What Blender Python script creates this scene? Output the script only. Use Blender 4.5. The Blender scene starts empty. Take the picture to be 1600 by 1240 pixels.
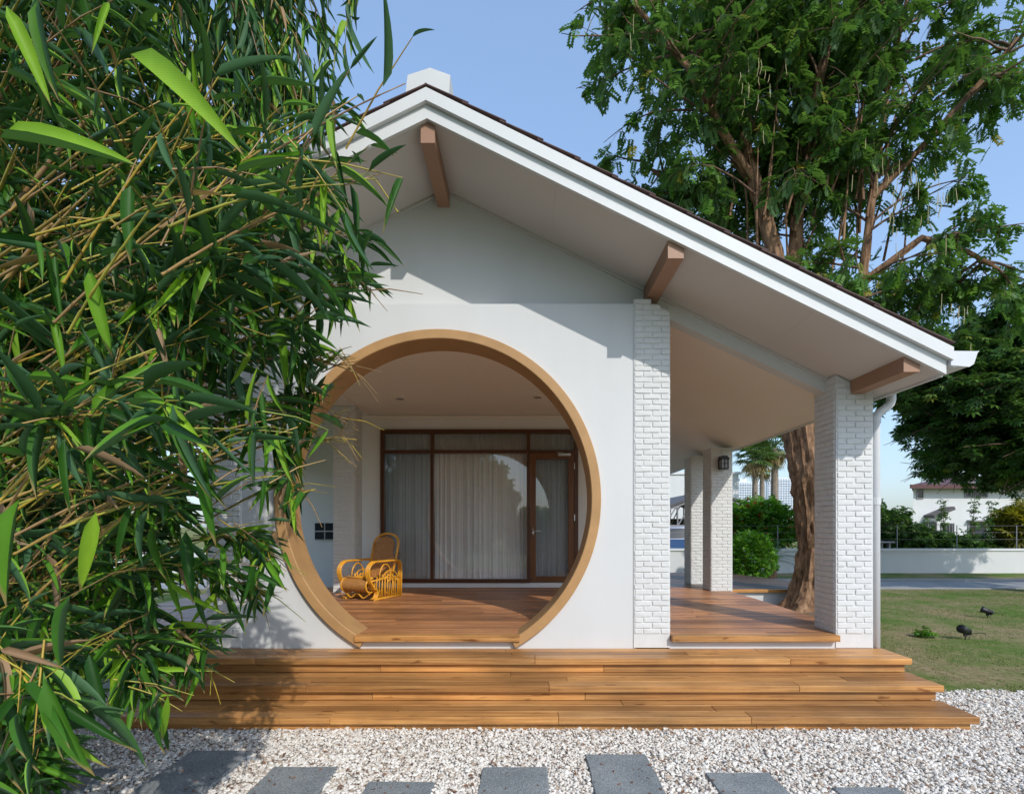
import bpy, bmesh, math, random
import numpy as np
from mathutils import Vector, Matrix, noise as mnoise

SC = bpy.context.scene
COL = SC.collection
RNG = random.Random(7)
NR = np.random.RandomState(11)

# ------------------------------------------------------------------ camera
HC = 1.44
cam_d = bpy.data.cameras.new('camera')
cam = bpy.data.objects.new('camera', cam_d)
COL.objects.link(cam)
cam.location = (0, 0, HC)
cam.rotation_euler = (math.radians(90), 0, 0)
cam_d.sensor_width = 36.0
cam_d.sensor_fit = 'HORIZONTAL'
cam_d.lens = 18.0
cam_d.shift_x = -17 / 1600
cam_d.shift_y = 203 / 1600
cam_d.clip_start = 0.05
cam_d.clip_end = 6000
SC.camera = cam

# ------------------------------------------------------------------ light
SUN_TRAVEL = Vector((-0.55, 1.0, -0.84)).normalized()
to_sun = -SUN_TRAVEL
sun_el = math.asin(to_sun.z)
sun_az = math.atan2(to_sun.x, to_sun.y)
world = bpy.data.worlds.new('World')
SC.world = world
world.use_nodes = True
wn, wl = world.node_tree.nodes, world.node_tree.links
sky = wn.new('ShaderNodeTexSky')
sky.sky_type = 'NISHITA'
sky.sun_disc = False
sky.sun_elevation = sun_el
sky.sun_rotation = sun_az
sky.air_density = 1.3
sky.dust_density = 1.6
sky.ozone_density = 4.0
bg = wn['Background']
bg.inputs['Strength'].default_value = 0.15
gam = wn.new('ShaderNodeGamma')          # softens the range of the sky as the bright hazy day of the photograph does
gam.inputs['Gamma'].default_value = 0.6
tint = wn.new('ShaderNodeMix'); tint.data_type = 'RGBA'; tint.blend_type = 'MULTIPLY'
tint.inputs[0].default_value = 1.0
tint.inputs[7].default_value = (1.48, 1.70, 2.0, 1)
wl.new(sky.outputs[0], gam.inputs['Color'])
wl.new(gam.outputs[0], tint.inputs[6])
wl.new(tint.outputs[2], bg.inputs['Color'])
sun_d = bpy.data.lights.new('sun', 'SUN')
sun_d.energy = 2.05
sun_d.angle = math.radians(0.55)
sun_d.color = (1.0, 0.955, 0.89)
sun = bpy.data.objects.new('sun', sun_d)
sun.rotation_euler = SUN_TRAVEL.to_track_quat('-Z', 'Y').to_euler()
sun.location = (10, -20, 20)
COL.objects.link(sun)
SC.view_settings.view_transform = 'Standard'
SC.view_settings.look = 'None'
SC.view_settings.gamma = 1.0
SC.view_settings.exposure = 0.56
SC.view_settings.use_curve_mapping = False
SC.cycles.max_bounces = 8
SC.cycles.diffuse_bounces = 5
SC.cycles.transparent_max_bounces = 12


# ------------------------------------------------------------------ materials
def lin(r, g, b):
    f = lambda c: (c / 255 / 12.92) if c / 255 <= 0.04045 else ((c / 255 + 0.055) / 1.055) ** 2.4
    return (f(r), f(g), f(b), 1.0)


def C4(c):
    return (c[0], c[1], c[2], 1.0)


class NT:
    """small node-tree helper"""
    def __init__(s, name):
        s.m = bpy.data.materials.new(name)
        s.m.use_nodes = True
        s.n, s.l = s.m.node_tree.nodes, s.m.node_tree.links
        s.b = s.n['Principled BSDF']
        s.out = s.n['Material Output']

    def new(s, t, **kw):
        nd = s.n.new(t)
        for k, v in kw.items():
            if hasattr(nd, k):
                setattr(nd, k, v)
            else:
                nd.inputs[k].default_value = v
        return nd

    def pos(s, scale=(1, 1, 1), rand=0.0):
        g = s.new('ShaderNodeNewGeometry')
        mp = s.new('ShaderNodeMapping')
        mp.inputs['Scale'].default_value = scale
        s.l.new(g.outputs['Position'], mp.inputs['Vector'])
        if rand:
            oi = s.new('ShaderNodeObjectInfo')
            cx = s.new('ShaderNodeMath', operation='MULTIPLY')
            cx.inputs[1].default_value = rand
            s.l.new(oi.outputs['Random'], cx.inputs[0])
            s.l.new(cx.outputs[0], mp.inputs['Location'])
        return mp.outputs[0]

    def noise(s, vec, scale, detail=4, rough=0.55):
        n = s.new('ShaderNodeTexNoise')
        n.inputs['Scale'].default_value = scale
        n.inputs['Detail'].default_value = detail
        n.inputs['Roughness'].default_value = rough
        if vec is not None:
            s.l.new(vec, n.inputs['Vector'])
        return n.outputs['Fac']

    def ramp(s, fac, stops):
        r = s.new('ShaderNodeValToRGB')
        e = r.color_ramp.elements
        while len(e) < len(stops):
            e.new(0.5)
        for i, (p, c) in enumerate(stops):
            e[i].position = p
            e[i].color = C4(c)
        s.l.new(fac, r.inputs[0])
        return r.outputs[0]

    def mix(s, fac, a, b, mode='MIX'):
        m = s.new('ShaderNodeMix', data_type='RGBA', blend_type=mode)
        for sock, v in ((m.inputs[0], fac), (m.inputs[6], a), (m.inputs[7], b)):
            if isinstance(v, (int, float)):
                sock.default_value = v
            elif isinstance(v, tuple):
                sock.default_value = C4(v)
            else:
                s.l.new(v, sock)
        return m.outputs[2]

    def bump(s, h, strength=0.3, dist=0.01):
        b = s.new('ShaderNodeBump')
        b.inputs['Strength'].default_value = strength
        b.inputs['Distance'].default_value = dist
        s.l.new(h, b.inputs['Height'])
        s.l.new(b.outputs[0], s.b.inputs['Normal'])

    def base(s, c):
        if isinstance(c, tuple):
            s.b.inputs['Base Color'].default_value = C4(c)
        else:
            s.l.new(c, s.b.inputs['Base Color'])

    def set(s, rough=0.6, metal=0.0, spec=0.5):
        s.b.inputs['Roughness'].default_value = rough
        s.b.inputs['Metallic'].default_value = metal
        s.b.inputs['Specular IOR Level'].default_value = spec
        return s.m


def paint(name, col, rough=0.6, var=0.06, scale=3.0, bump=0.15, bscale=60, bdist=0.002, streak=False, spec=0.4):
    t = NT(name)
    v = t.pos()
    f = t.noise(v, scale, 5, 0.6)
    d = tuple(max(0, c * (1 - var)) for c in col)
    u = tuple(min(1, c * (1 + var * 0.5)) for c in col)
    c = t.ramp(f, [(0.3, d), (0.7, u)])
    if streak:
        v2 = t.pos((3.3, 3.3, 0.3))
        f2 = t.noise(v2, 1.0, 4, 0.6)
        k = t.ramp(f2, [(0.35, (0.90, 0.895, 0.88)), (0.62, (1, 1, 1))])
        c = t.mix(0.25, c, k, 'MULTIPLY')
    t.base(c)
    if bump:
        t.bump(t.noise(t.pos(), bscale, 3), bump, bdist)
    return t.set(rough, 0, spec)


def wood(name, cols, rough=0.45, along='X', grain=1.0, knots=True, spec=0.4):
    t = NT(name)
    sc = {'X': (1.3, 55, 55), 'Y': (55, 1.3, 55), 'Z': (55, 55, 1.3)}[along]
    v = t.pos(sc, 37.0)
    f = t.noise(v, 1.0 * grain, 6, 0.65)
    c = t.ramp(f, [(0.28, cols[0]), (0.5, cols[1]), (0.72, cols[2])])
    oi = t.new('ShaderNodeObjectInfo')
    tone = t.ramp(oi.outputs['Random'], [(0.0, (0.60, 0.55, 0.50)), (0.45, (1, 1, 1)), (1.0, (1.22, 1.16, 1.04))])
    c = t.mix(1.0, c, tone, 'MULTIPLY')
    if knots:
        kv = t.pos({'X': (4, 16, 16), 'Y': (16, 4, 16), 'Z': (16, 16, 4)}[along], 11.0)
        kf = t.noise(kv, 1.3, 2, 0.5)
        kk = t.ramp(kf, [(0.66, (1, 1, 1)), (0.74, (0.5, 0.40, 0.33))])
        c = t.mix(1.0, c, kk, 'MULTIPLY')
        wv = t.noise(t.pos((1, 1, 1)), 1.7, 4)
        ww = t.ramp(wv, [(0.32, (0.68, 0.68, 0.70)), (0.62, (1.08, 1.06, 1.03))])
        c = t.mix(1.0, c, ww, 'MULTIPLY')
    t.base(c)
    t.bump(f, 0.25, 0.002)
    return t.set(rough, 0, spec)


M = {}
M['wall'] = paint('white_wall_paint', (0.64, 0.645, 0.64), 0.7, 0.03, 1.6, 0.12, 70, 0.002, True)
M['inner_wall'] = paint('inner_wall_brightened', (0.80, 0.78, 0.755), 0.75, 0.03, 1.6, 0.1, 60, 0.002)  # house white lightened in the colour, in place of more light inside
M['brick'] = paint('white_brick_paint', (0.67, 0.67, 0.655), 0.65, 0.05, 12, 0.5, 55, 0.004)
M['mortar'] = paint('white_mortar_paint', (0.66, 0.66, 0.645), 0.8, 0.05, 14, 0.5, 80, 0.004)
M['fascia'] = paint('white_board_paint', (0.67, 0.675, 0.665), 0.5, 0.03, 4, 0.05, 40, 0.001, True)
M['soffit'] = paint('warm_white_soffit', (0.60, 0.565, 0.535), 0.75, 0.03, 1.2, 0.05, 60, 0.001)  # darker copy of the porch ceiling's paint, light level put into the colour
M['ceiling'] = paint('ceiling_bounce_tinted', (0.86, 0.79, 0.72), 0.8, 0.03, 1.2, 0.0)  # lighter, warmer copy of the soffit paint; bounced light put into the colour
M['beam'] = paint('brown_beam_paint', (0.35, 0.195, 0.12), 0.5, 0.08, 5, 0.1, 30, 0.002)
M['ring'] = paint('ochre_ring_paint', (0.45, 0.255, 0.105), 0.55, 0.12, 5, 0.15, 35, 0.002)
M['tile'] = paint('roof_tile_clay', (0.10, 0.055, 0.05), 0.7, 0.35, 9, 0.3, 40, 0.003)
M['deck'] = wood('deck_boards', [(0.25, 0.105, 0.045), (0.46, 0.21, 0.09), (0.58, 0.30, 0.14)], 0.42, 'X')
M['step'] = wood('step_boards', [(0.21, 0.095, 0.034), (0.47, 0.232, 0.078), (0.64, 0.37, 0.145)], 0.42, 'X')
M['terrace'] = wood('terrace_boards', [(0.10, 0.07, 0.055), (0.15, 0.105, 0.085), (0.20, 0.15, 0.125)], 0.4, 'X')
M['frame'] = wood('dark_window_wood', [(0.075, 0.027, 0.012), (0.125, 0.048, 0.02), (0.17, 0.07, 0.028)], 0.35, 'Z', 1.0, False)
M['door'] = wood('door_wood', [(0.14, 0.052, 0.019), (0.21, 0.085, 0.03), (0.27, 0.115, 0.04)], 0.35, 'Z', 1.0, False)
M['dark'] = paint('dark_room', (0.02, 0.02, 0.02), 0.9, 0, 1, 0)
M['black_metal'] = paint('black_metal', (0.018, 0.018, 0.02), 0.45, 0.2, 9, 0.1)
M['chrome'] = NT('brushed_steel').set(0.3, 0.9); M['chrome'].node_tree.nodes['Principled BSDF'].inputs['Base Color'].default_value = (0.55, 0.54, 0.52, 1)
M['pipe'] = paint('white_pvc', (0.66, 0.67, 0.68), 0.35, 0.03, 4, 0)
M['curtain'] = paint('sheer_curtain', (0.88, 0.885, 0.89), 0.9, 0.05, 3, 0)
M['rattan'] = paint('honey_rattan', (0.75, 0.35, 0.03), 0.32, 0.25, 14, 0.2, 50, 0.002)
M['bark'] = None
M['frosted'] = paint('frosted_lantern_glass', (0.30, 0.32, 0.34), 0.3, 0.1, 8, 0)
M['concrete'] = paint('grey_concrete', (0.34, 0.34, 0.34), 0.85, 0.15, 3, 0.2, 30)
M['road'] = paint('grey_paving', (0.36, 0.355, 0.345), 1.0, 0.2, 2, 0.2, 20, spec=0.05)
M['steel'] = paint('grey_steel_paint', (0.30, 0.29, 0.29), 0.5, 0.1, 5, 0)
M['shed_roof'] = paint('dark_sheet_roof', (0.10, 0.09, 0.09), 0.6, 0.15, 3, 0)
M['maroon'] = paint('maroon_roof_tile', (0.11, 0.045, 0.045), 0.6, 0.2, 4, 0.2)
M['towerwall'] = paint('pale_tower_wall', (0.72, 0.75, 0.80), 0.8, 0.03, 0.1, 0)
M['towerglass'] = paint('tower_window', (0.30, 0.36, 0.44), 0.3, 0.1, 0.1, 0)
M['winglass'] = paint('dark_window_glass', (0.035, 0.04, 0.05), 0.1, 0.2, 2, 0)
M['carpaint'] = paint('blue_car_paint', (0.06, 0.12, 0.26), 0.2, 0.05, 3, 0)
M['rubber'] = paint('black_rubber', (0.02, 0.02, 0.02), 0.8, 0.1, 5, 0)
M['twig'] = paint('brown_twig', (0.16, 0.095, 0.06), 0.8, 0.3, 20, 0)
M['pod'] = paint('pale_seed_pod', (0.42, 0.36, 0.18), 0.7, 0.2, 20, 0)
M['dryleaf'] = paint('dry_leaf', (0.22, 0.11, 0.06), 0.8, 0.5, 30, 0)


def mat_woven():
    t = NT('woven_rattan')
    v = t.new('ShaderNodeTexCoord').outputs['Object']
    mp = t.new('ShaderNodeMapping'); mp.inputs['Scale'].default_value = (95, 95, 95)
    t.l.new(v, mp.inputs['Vector'])
    w = t.new('ShaderNodeTexChecker'); w.inputs['Scale'].default_value = 1.0
    t.l.new(mp.outputs[0], w.inputs['Vector'])
    n = t.noise(v, 30, 3)
    a = t.mix(w.outputs['Fac'], (0.36, 0.145, 0.03), (0.58, 0.26, 0.06))
    c = t.mix(1.0, a, t.ramp(n, [(0.3, (0.7, 0.7, 0.7)), (0.7, (1.1, 1.1, 1.1))]), 'MULTIPLY')
    t.base(c)
    t.bump(w.outputs['Fac'], 0.5, 0.003)
    return t.set(0.55)
M['woven'] = mat_woven()


def mat_glass():
    t = NT('window_glass')
    t.n.remove(t.b)
    tr = t.new('ShaderNodeBsdfTransparent'); tr.inputs[0].default_value = (0.96, 0.97, 0.97, 1)
    gl = t.new('ShaderNodeBsdfGlossy'); gl.inputs['Roughness'].default_value = 0.012
    fr = t.new('ShaderNodeFresnel'); fr.inputs['IOR'].default_value = 2.15
    mx = t.new('ShaderNodeMixShader')
    t.l.new(fr.outputs[0], mx.inputs[0]); t.l.new(tr.outputs[0], mx.inputs[1]); t.l.new(gl.outputs[0], mx.inputs[2])
    t.l.new(mx.outputs[0], t.out.inputs[0])
    return t.m
M['glass'] = mat_glass()


def mat_leaf(name, top_stops, under, trans=0.35, rough=0.4, veins=False):
    """leaf with its own paler underside; per-leaf natural tint from the 'tint' attribute"""
    t = NT(name)
    at = t.new('ShaderNodeAttribute', attribute_name='tint')
    oi = t.new('ShaderNodeObjectInfo')
    ad = t.new('ShaderNodeMath', operation='ADD')
    t.l.new(at.outputs['Fac'], ad.inputs[0]); t.l.new(oi.outputs['Random'], ad.inputs[1])
    fr = t.new('ShaderNodeMath', operation='FRACT'); t.l.new(ad.outputs[0], fr.inputs[0])
    c = t.ramp(fr.outputs[0], top_stops)
    n = t.noise(t.pos(), 9, 3)
    c = t.mix(1.0, c, t.ramp(n, [(0.3, (0.8, 0.82, 0.8)), (0.7, (1.12, 1.1, 1.1))]), 'MULTIPLY')
    if veins:
        uv = t.new('ShaderNodeAttribute', attribute_name='across')
        w = t.new('ShaderNodeMath', operation='MULTIPLY'); w.inputs[1].default_value = 120
        # 'across' holds the place across the blade plus twice the place along it
        t.l.new(uv.outputs['Fac'], w.inputs[0])
        tipn = t.noise(t.pos(), 40, 2)
        tm = t.new('ShaderNodeMath', operation='MULTIPLY_ADD'); tm.inputs[1].default_value = 0.22
        t.l.new(tipn, tm.inputs[0]); t.l.new(uv.outputs['Fac'], tm.inputs[2])
        mrt = t.new('ShaderNodeMapRange'); mrt.inputs[1].default_value = 1.86; mrt.inputs[2].default_value = 2.0
        t.l.new(tm.outputs[0], mrt.inputs[0])
        sn = t.new('ShaderNodeMath', operation='SINE'); t.l.new(w.outputs[0], sn.inputs[0])
        mr = t.new('ShaderNodeMapRange'); mr.inputs[1].default_value = -1
        mr.inputs[3].default_value = 0.9; mr.inputs[4].default_value = 1.05
        t.l.new(sn.outputs[0], mr.inputs[0])
        c = t.mix(1.0, c, mr.outputs[0], 'MULTIPLY')
        c = t.mix(mrt.outputs[0], c, (0.30, 0.22, 0.09))
    if under:
        g = t.new('ShaderNodeNewGeometry')
        c = t.mix(g.outputs['Backfacing'], c, under)
    t.base(c)
    t.set(rough, 0, 0.25)
    tl = t.new('ShaderNodeBsdfTranslucent')
    tc = t.mix(1.0, c, (1.25, 1.3, 0.45), 'MULTIPLY')
    t.l.new(tc, tl.inputs['Color'])
    mx = t.new('ShaderNodeMixShader'); mx.inputs[0].default_value = trans
    t.l.new(t.b.outputs[0], mx.inputs[1]); t.l.new(tl.outputs[0], mx.inputs[2])
    t.l.new(mx.outputs[0], t.out.inputs[0])
    return t.m


M['bamboo_leaf'] = mat_leaf('bamboo_leaf', [(0.0, (0.022, 0.08, 0.014)), (0.4, (0.045, 0.15, 0.018)), (0.72, (0.12, 0.30, 0.022)), (1.0, (0.30, 0.50, 0.04))],
                            (0.062, 0.145, 0.062), 0.24, 0.5, True)
M['bamboo_old'] = mat_leaf('bamboo_dry_leaf', [(0.0, (0.30, 0.19, 0.11)), (1.0, (0.40, 0.27, 0.16))], None, 0.25, 0.6)
M['cane'] = None
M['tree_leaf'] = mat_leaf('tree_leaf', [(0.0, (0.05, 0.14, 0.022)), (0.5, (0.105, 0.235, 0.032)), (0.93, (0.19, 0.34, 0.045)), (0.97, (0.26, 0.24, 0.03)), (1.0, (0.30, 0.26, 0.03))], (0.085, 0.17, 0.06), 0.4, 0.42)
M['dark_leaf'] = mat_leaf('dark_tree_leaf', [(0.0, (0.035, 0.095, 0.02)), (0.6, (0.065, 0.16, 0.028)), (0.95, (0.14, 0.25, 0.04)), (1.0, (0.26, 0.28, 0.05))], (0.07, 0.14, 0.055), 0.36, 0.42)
M['bright_leaf'] = mat_leaf('bright_bush_leaf', [(0.0, (0.05, 0.16, 0.015)), (0.5, (0.09, 0.25, 0.02)), (1.0, (0.17, 0.33, 0.03))], None, 0.35, 0.45)
M['yellow_leaf'] = mat_leaf('yellow_shrub_leaf', [(0.0, (0.10, 0.14, 0.02)), (0.5, (0.22, 0.22, 0.03)), (1.0, (0.36, 0.30, 0.04))], None, 0.3, 0.45)
M['palm_leaf'] = mat_leaf('palm_leaf', [(0.0, (0.06, 0.12, 0.03)), (1.0, (0.14, 0.22, 0.06))], None, 0.25, 0.45)
M['dry_palm'] = mat_leaf('dry_palm_leaf', [(0.0, (0.28, 0.20, 0.09)), (1.0, (0.42, 0.32, 0.16))], None, 0.2, 0.6)
M['flower'] = mat_leaf('red_flower', [(0.0, (0.45, 0.04, 0.03)), (1.0, (0.60, 0.10, 0.06))], None, 0.3, 0.5)
M['grass'] = mat_leaf('grass_blade', [(0.0, (0.075, 0.15, 0.025)), (0.4, (0.12, 0.19, 0.035)), (0.65, (0.24, 0.24, 0.09)), (1.0, (0.42, 0.33, 0.18))], None, 0.3, 0.5)


def mat_cane():
    t = NT('yellow_bamboo_cane')
    f = t.noise(t.pos((3, 3, 3)), 4, 3)
    oi = t.new('ShaderNodeObjectInfo')
    at = t.new('ShaderNodeAttribute', attribute_name='tint')
    ad = t.new('ShaderNodeMath', operation='ADD')
    t.l.new(at.outputs['Fac'], ad.inputs[0]); t.l.new(oi.outputs['Random'], ad.inputs[1])
    fr = t.new('ShaderNodeMath', operation='FRACT'); t.l.new(ad.outputs[0], fr.inputs[0])
    c = t.ramp(fr.outputs[0], [(0.0, (0.28, 0.17, 0.09)), (0.3, (0.40, 0.25, 0.11)), (0.6, (0.52, 0.36, 0.05)), (0.85, (0.42, 0.38, 0.06)), (1.0, (0.24, 0.32, 0.05))])
    c = t.mix(1.0, c, t.ramp(f, [(0.3, (0.65, 0.6, 0.55)), (0.7, (1.1, 1.1, 1.0))]), 'MULTIPLY')
    t.base(c)
    return t.set(0.4)
M['cane'] = mat_cane()


def mat_bark():
    t = NT('furrowed_bark')
    f = t.noise(t.pos((16, 16, 4)), 1.0, 6, 0.65)
    c = t.ramp(f, [(0.32, (0.06, 0.034, 0.02)), (0.5, (0.22, 0.125, 0.07)), (0.72, (0.42, 0.26, 0.15))])
    t.base(c)
    t.bump(f, 0.8, 0.02)
    return t.set(0.85, 0, 0.2)
M['bark'] = mat_bark()
M['palm_trunk'] = paint('grey_palm_trunk', (0.27, 0.215, 0.165), 0.9, 0.3, 6, 0.5, 20, 0.02)


def mat_gravel_base():
    t = NT('gravel_bed')
    v = t.new('ShaderNodeTexVoronoi'); v.inputs['Scale'].default_value = 60
    t.l.new(t.pos(), v.inputs['Vector'])
    n = t.noise(t.pos(), 7, 4)
    c = t.ramp(n, [(0.3, (0.34, 0.30, 0.26)), (0.7, (0.55, 0.51, 0.46))])
    t.base(c)
    t.bump(v.outputs['Distance'], 0.8, 0.01)
    return t.set(0.9)
M['gravel'] = mat_gravel_base()


def mat_pebble():
    t = NT('white_pebble')
    oi = t.new('ShaderNodeObjectInfo')
    c = t.ramp(oi.outputs['Random'], [(0.0, (0.40, 0.31, 0.23)), (0.08, (0.52, 0.42, 0.33)), (0.18, (0.68, 0.61, 0.53)), (0.45, (0.77, 0.72, 0.65)), (1.0, (0.85, 0.82, 0.76))])
    n = t.noise(t.pos(), 90, 3)
    c = t.mix(1.0, c, t.ramp(n, [(0.3, (0.84, 0.82, 0.79)), (0.6, (1, 1, 1))]), 'MULTIPLY')
    t.base(c)
    return t.set(0.6)
M['pebble'] = mat_pebble()


def mat_slab():
    t = NT('dark_granite_slab')
    n = t.noise(t.pos(), 130, 3, 0.7)
    n2 = t.noise(t.pos(), 5, 4)
    c = t.ramp(n, [(0.35, (0.12, 0.132, 0.136)), (0.6, (0.29, 0.312, 0.318)), (0.75, (0.5, 0.52, 0.52))])
    c = t.mix(1.0, c, t.ramp(n2, [(0.35, (0.82, 0.84, 0.84)), (0.65, (1.1, 1.08, 1.06))]), 'MULTIPLY')
    t.base(c)
    t.bump(n, 0.6, 0.004)
    return t.set(0.85)
M['slab'] = mat_slab()


def mat_lawn():
    t = NT('lawn')
    n = t.noise(t.pos(), 0.8, 7, 0.7)
    n2 = t.noise(t.pos(), 14, 4, 0.7)
    n3 = t.noise(t.pos(), 90, 2, 0.7)
    a = t.ramp(n2, [(0.35, (0.075, 0.14, 0.022)), (0.7, (0.16, 0.22, 0.05))])
    b = t.ramp(n2, [(0.35, (0.22, 0.17, 0.085)), (0.7, (0.40, 0.31, 0.18))])
    k = t.ramp(n, [(0.42, (0, 0, 0)), (0.62, (1, 1, 1))])
    c = t.mix(k, a, b)
    t.base(c)
    t.bump(n3, 0.7, 0.02)
    return t.set(0.95, 0, 0.1)
M['lawn'] = mat_lawn()
M['soil'] = paint('leafy_soil', (0.17, 0.115, 0.07), 0.95, 0.45, 14, 0.6, 30, 0.02)


# ------------------------------------------------------------------ geometry helpers
class MB:
    def __init__(s):
        s.v, s.f = [], []

    def add(s, vs, fs):
        o = len(s.v)
        s.v += [tuple(x) for x in vs]
        s.f += [tuple(i + o for i in f) for f in fs]
        return s

    def box(s, x0, x1, y0, y1, z0, z1):
        return s.add([(x0, y0, z0), (x1, y0, z0), (x1, y1, z0), (x0, y1, z0), (x0, y0, z1), (x1, y0, z1), (x1, y1, z1), (x0, y1, z1)],
                     [(0, 3, 2, 1), (4, 5, 6, 7), (0, 1, 5, 4), (1, 2, 6, 5), (2, 3, 7, 6), (3, 0, 4, 7)])

    def cbox(s, x0, x1, y0, y1, z0, z1, c=0.004):
        """box with chamfered edges"""
        c = min(c, (x1 - x0) * .45, (y1 - y0) * .45, (z1 - z0) * .45)
        bm = bmesh.new()
        bmesh.ops.create_cube(bm, size=1.0)
        for v in bm.verts:
            v.co = Vector(((x0 + x1) / 2 + v.co.x * (x1 - x0), (y0 + y1) / 2 + v.co.y * (y1 - y0), (z0 + z1) / 2 + v.co.z * (z1 - z0)))
        bmesh.ops.bevel(bm, geom=bm.edges[:], offset=c, segments=1, affect='EDGES')
        bm.verts.index_update()
        s.add([v.co[:] for v in bm.verts], [[v.index for v in f.verts] for f in bm.faces])
        bm.free()
        return s

    def prism(s, poly, axis, a0, a1):
        """poly: list of 2D points, extruded along axis ('X','Y','Z')"""
        n = len(poly)
        def P(p, a):
            return {'Y': (p[0], a, p[1]), 'X': (a, p[0], p[1]), 'Z': (p[0], p[1], a)}[axis]
        vs = [P(p, a0) for p in poly] + [P(p, a1) for p in poly]
        fs = [tuple(range(n)), tuple(range(2 * n - 1, n - 1, -1))]
        fs += [(i, i + n, (i + 1) % n + n, (i + 1) % n) for i in range(n)]
        return s.add(vs, fs)

    def tube(s, pts, r, n=6, cap=True):
        pts = [Vector(p) for p in pts]
        m = len(pts)
        rs = r if isinstance(r, (list, tuple)) else [r] * m
        o = len(s.v)
        up = None
        for i, p in enumerate(pts):
            d = (pts[min(i + 1, m - 1)] - pts[max(i - 1, 0)])
            d = d.normalized() if d.length > 1e-9 else Vector((0, 0, 1))
            if up is None:
                up = d.orthogonal().normalized()
            else:
                up = (up - d * up.dot(d))
                up = up.normalized() if up.length > 1e-6 else d.orthogonal().normalized()
            w = d.cross(up)
            for k in range(n):
                a = 2 * math.pi * k / n
                s.v.append(tuple(p + (up * math.cos(a) + w * math.sin(a)) * rs[i]))
        for i in range(m - 1):
            for k in range(n):
                a, b = o + i * n + k, o + i * n + (k + 1) % n
                s.f.append((a, b, b + n, a + n))
        if cap:
            s.f.append(tuple(o + k for k in range(n - 1, -1, -1)))
            s.f.append(tuple(o + (m - 1) * n + k for k in range(n)))
        return s

    def bar(s, a, b, w, h):
        """rectangular bar between two points"""
        a, b = Vector(a), Vector(b)
        d = (b - a).normalized()
        sx = d.cross(Vector((0, 0, 1)))
        sx = sx.normalized() if sx.length > 1e-6 else Vector((1, 0, 0))
        sz = sx.cross(d)
        vs = []
        for p in (a, b):
            for i, j in ((-1, -1), (1, -1), (1, 1), (-1, 1)):
                vs.append(p + sx * (w / 2 * i) + sz * (h / 2 * j))
        return s.add(vs, [(0, 1, 2, 3), (7, 6, 5, 4), (0, 4, 5, 1), (1, 5, 6, 2), (2, 6, 7, 3), (3, 7, 4, 0)])

    def mesh(s, name, mat, smooth=False):
        me = bpy.data.meshes.new(name)
        me.from_pydata(s.v, [], s.f)
        me.materials.append(mat)
        me.update()
        bm = bmesh.new(); bm.from_mesh(me)
        bmesh.ops.recalc_face_normals(bm, faces=bm.faces[:])
        bm.to_mesh(me); bm.free()
        if smooth:
            me.polygons.foreach_set('use_smooth', [True] * len(me.polygons))
        return me

    def build(s, name, mat, parent=None, smooth=False, label=None, kind=None):
        return link(name, s.mesh(name, mat, smooth), parent, label, kind)


def link(name, me, parent=None, label=None, kind=None):
    o = bpy.data.objects.new(name, me)
    COL.objects.link(o)
    if parent:
        o.parent = parent
        o.matrix_parent_inverse = parent_inv(parent)
    if label:
        o['label'] = label
    if kind:
        o['kind'] = kind
    return o


def parent_inv(p):
    m = Matrix.Identity(4)
    chain = []
    while p:
        chain.append(p)
        p = p.parent
    for q in reversed(chain):
        m = m @ q.matrix_parent_inverse @ q.matrix_basis
    return m.inverted()


def thing(name, label, cat, loc=(0, 0, 0), group=None):
    o = bpy.data.objects.new(name, None)
    o.empty_display_size = 0.2
    COL.objects.link(o)
    o.location = loc
    tag(o, label, cat, group)
    return o


def tag(o, label, cat, group=None):
    o['label'] = label
    o['category'] = cat
    if group:
        o['group'] = group
    return o


def np_mesh(name, V, F, mat, attrs=None, smooth=False):
    """V (N,3), F (M,k) with constant k"""
    me = bpy.data.meshes.new(name)
    V = np.ascontiguousarray(V, dtype=np.float32); F = np.ascontiguousarray(F, dtype=np.int32)
    me.vertices.add(len(V)); me.vertices.foreach_set('co', V.ravel())
    me.loops.add(F.size); me.loops.foreach_set('vertex_index', F.ravel())
    me.polygons.add(len(F))
    me.polygons.foreach_set('loop_start', np.arange(0, F.size, F.shape[1], dtype=np.int32))
    me.polygons.foreach_set('loop_total', np.full(len(F), F.shape[1], dtype=np.int32))
    if smooth:
        me.polygons.foreach_set('use_smooth', np.ones(len(F), dtype=bool))
    for k, a in (attrs or {}).items():
        at = me.attributes.new(k, 'FLOAT', 'POINT')
        at.data.foreach_set('value', np.ascontiguousarray(a, dtype=np.float32))
    me.materials.append(mat)
    me.update(calc_edges=True)
    me.validate()
    return me


def frames(D, N):
    """rotation matrices whose y axis is D and z axis near N; arrays (n,3)"""
    D = D / np.maximum(np.linalg.norm(D, axis=1, keepdims=True), 1e-9)
    X = np.cross(D, N); l = np.linalg.norm(X, axis=1, keepdims=True)
    bad = l[:, 0] < 1e-4
    X[bad] = np.cross(D[bad], np.array([[0.3, 0.9, 0.1]])); l = np.linalg.norm(X, axis=1, keepdims=True)
    X = X / np.maximum(l, 1e-9)
    Z = np.cross(X, D)
    return np.stack([X, D, Z], axis=2)   # columns


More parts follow.
